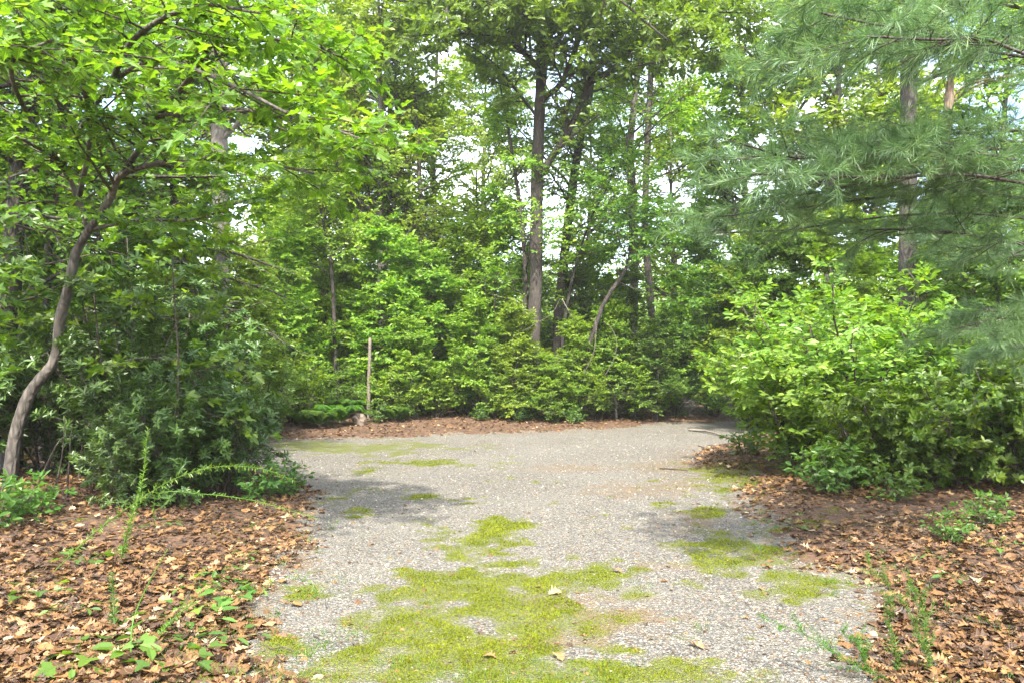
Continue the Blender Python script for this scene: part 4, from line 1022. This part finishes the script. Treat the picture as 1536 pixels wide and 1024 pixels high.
# --- foreground weeds
def weed(name, pts, label, mat='weed', L=.03, n=70, r=.0045, tpl=NARROW, up=.5, group='foreground weeds', branch=0, prof=None):
    pts = np.array(pts); b = pts[0].copy(); root = empty(name, b, label, 'weed', group)
    sp = spline(pts - b, 30)[None]; st = MB(); st.tubes(sp, np.linspace(r, r * .4, 30)[None], 5)
    lf = MB()
    def dress(Pn, n_, L_):
        k = len(Pn); t = np.tile(np.linspace(.06, .99, n_), (k, 1)); p_, T_, _ = along(Pn, np.zeros(Pn.shape[:2]), t)
        az = R.random(t.shape) * 6.28; u_ = nrm(np.cross(T_, np.array([.3, 1., .2]))); w_ = np.cross(T_, u_)
        rad = np.cos(az)[..., None] * u_ + np.sin(az)[..., None] * w_
        d_ = rad + T_ * .55 + Z * up * .4
        sz = L_ * (1 - .45 * t) * R.uniform(.7, 1.2, t.shape)
        lf.cards(tpl, p_.reshape(-1, 3), d_.reshape(-1, 3), (Z + .4 * R.normal(size=d_.shape)).reshape(-1, 3), sz.reshape(-1), mi=0, wid=np.full(sz.size, .62))
    dress(sp, n, L)
    if branch:
        br = grow(sp, np.full((1, 30), r), branch, .2, .95, .16, .7, flat=0, up=.2, K=6, taper=.5, rmin=.001)
        st.tubes(br[0], br[1], 4); dress(br[0], int(n * .3), L * .8)
    st.build('stem', M[mat], root, True); lf.build('leaves', [M[mat]], root)
    return root
weed('arching_weed', [gp(78, 868, 0), P(140, 800, 5.4), P(205, 752, 5.3), P(265, 716, 5.2), P(330, 699, 5.1), P(395, 703, 5.), P(445, 722, 4.9)], 'long green weed arching right over the left leaf litter', L=.055, n=260)
weed('arching_weed', [gp(232, 800, 0), P(236, 742, 5.3), P(300, 740, 5.2), P(370, 748, 5.1), P(425, 762, 5.), P(478, 778, 4.9)], 'lower bare-tipped weed stem arching toward the gravel', L=.036, n=150, r=.0035)
weed('upright_weed', [gp(180, 850, 0), P(193, 790, 5.6), P(212, 730, 5.6), P(222, 640, 5.6)], 'upright bottlebrush weed in front of the left laurels', L=.06, n=230, up=1.)
weed('upright_weed', [gp(172, 955, 0), P(170, 900, 4.3), P(168, 858, 4.3)], 'short feathery weed at the lower left', 'fern', L=.045, n=110, up=.4)
weed('pale_stemmed_weed', [gp(196, 1000, 0), P(200, 930, 4.), P(225, 870, 4.), P(252, 822, 4.)], 'pale stalk with seed heads at the lower left', L=.018, n=50)
weed('upright_weed', [gp(215, 990, 0), P(240, 950, 4.), P(268, 920, 4.), P(296, 900, 4.)], 'feathery weed leaning right at the lower left', L=.04, n=100)
for i, (pp, Y, lab) in enumerate([
    ([(1400, 1030), (1385, 970), (1360, 910), (1325, 872), (1300, 842)], 3.6, 'tall feathery weed arching left at the lower right'),
    ([(1395, 1030), (1390, 960), (1384, 910), (1366, 870)], 3.6, 'upright feathery weed at the right bottom corner'),
    ([(1330, 1040), (1270, 990), (1215, 955), (1150, 928)], 3.6, 'blue-green weed reaching left over the gravel'),
    ([(1345, 1040), (1345, 980), (1335, 930), (1338, 890)], 3.7, 'feathery weed in the middle of the lower right clump'),
    ([(1340, 1040), (1300, 1000), (1290, 970), (1262, 948)], 3.6, 'short weed under the one reaching over the gravel')]):
    g0 = P(*pp[0], Y); g0[2] = gz(g0[0], g0[1])
    weed('feathery_weed', [g0] + [P(*q_, Y) for q_ in pp[1:]], lab, 'weeddark', L=.034, n=130, branch=9, r=.002, up=.6, group='feathery weeds at the lower right')
def groundplant(px, py, s, n, tpl, mat, label, hgt=.06):
    s = s * 1.45; b = gp(px, py, 0); root = empty('broadleaf_plant', b, label, 'plant', 'broad-leaved plants in the litter')
    a = np.arange(n) * 2.4 + R.random(); rad = s * R.uniform(.4, 1.3, n)
    T0 = np.zeros((n, 3)); T1 = np.stack([np.cos(a) * rad, np.sin(a) * rad, R.uniform(.5, 1.4, n) * hgt], 1)
    st = MB(); st.tubes(np.stack([T0, T1 * np.array([.4, .4, .8]), T1], 1), np.tile([.002, .0015, .001], (n, 1)), 4)
    lf = MB(); lf.cards(tpl, T1, np.stack([np.cos(a), np.sin(a), R.normal(size=n) * .2 - .1], 1), Z + .25 * R.normal(size=(n, 3)), R.uniform(.7, 1.3, n) * s * .55, mi=0)
    st.build('stems', M[mat], root, True); lf.build('leaves', M[mat], root)
for a in [(300, 885, .12, 8, OVAL, 'weeddark', 'dark broadleaf plant in litter below the arching weeds'), (345, 900, .13, 9, LOBED2, 'weeddark', 'lobed plant at the left gravel edge'),
          (275, 940, .14, 10, OVAL, 'weeddark', 'broadleaf clump right of the pale stalk'), (285, 975, .11, 8, OVAL, 'fern', 'lower broadleaf clump near the bottom left'), (150, 1000, .15, 10, LOBED2, 'weed', 'bright lobed plant at the bottom left'),
          (110, 1010, .12, 8, OVAL, 'weed', 'small bright plant in the bottom left corner'), (215, 985, .12, 9, OVAL, 'weed', 'bright broadleaf plant at the base of the pale stalk'),
          (340, 965, .10, 7, OVAL, 'weeddark', 'small plant at the gravel edge near the bottom'), (130, 850, .12, 9, LOBED2, 'weeddark', 'dark ivy-like plant at the root of the arching weed'),
          (240, 800, .1, 6, OVAL, 'weeddark', 'dark low plant under the upright weed'), (390, 890, .08, 6, NARROW, 'weeddark', 'small tuft plant on the gravel edge at left'),
          (1185, 800, .09, 6, LOBED2, 'fern', 'small lobed plant above the right moss'), (1415, 865, .1, 6, OVAL, 'fern', 'seedling in the litter right of the feathery weeds'),
          (1500, 850, .09, 6, LOBED2, 'weed', 'bright seedling near the right edge'), (1320, 770, .09, 7, OVAL, 'weed', 'yellow-green seedling on the bare dirt'), (60, 905, .11, 8, LOBED2, 'weeddark', 'lobed seedling in the litter near the left edge'), (115, 930, .09, 7, OVAL, 'weeddark', 'dark seedling left of the short feathery weed'),
          (330, 870, .10, 8, OVAL, 'fern', 'green plant in litter near the gravel, below the lower arching stem'), (255, 1005, .12, 9, LOBED2, 'fern', 'lobed plant at the bottom edge right of the bright ones'), (40, 800, .1, 8, OVAL, 'weeddark', 'dark plant in the shaded litter at far left'),
          (370, 845, .07, 7, OVAL, 'weeddark', 'tiny dark plant at the left border of the gravel'), (300, 925, .09, 8, LOBED2, 'weed', 'small bright plant among the left broadleaf clumps'),
          (1440, 900, .08, 7, OVAL, 'fern', 'low seedling in the litter at the lower right'), (455, 872, .06, 6, NARROW, 'weed', 'tiny yellow-green sprout on gravel left of the moss')]:
    groundplant(*a)

# --- thin summer air
def haze(dens):
    m, nt, out = newmat('haze_air')
    pv = nt.nodes.new('ShaderNodeVolumePrincipled'); pv.inputs['Color'].default_value = (.98, .99, .97, 1)
    pv.inputs['Density'].default_value = dens; pv.inputs['Anisotropy'].default_value = .2
    nt.links.new(pv.outputs[0], out.inputs['Volume'])
    x0, x1, y0, y1, z0, z1 = -95, 98, -34, 125, -1.6, 30
    vv = np.array([(x, y, z) for x in (x0, x1) for y in (y0, y1) for z in (z0, z1)], float)
    ff = np.array([0, 1, 3, 2, 4, 6, 7, 5, 0, 4, 5, 1, 2, 3, 7, 6, 0, 2, 6, 4, 1, 5, 7, 3])
    mb_ = MB(); mb_.add(vv, ff, np.full(6, 4))
    o = mb_.build('haze', m); tag(o, 'thin bright summer haze filling the woods', 'haze', kind='stuff')
haze(.0007)
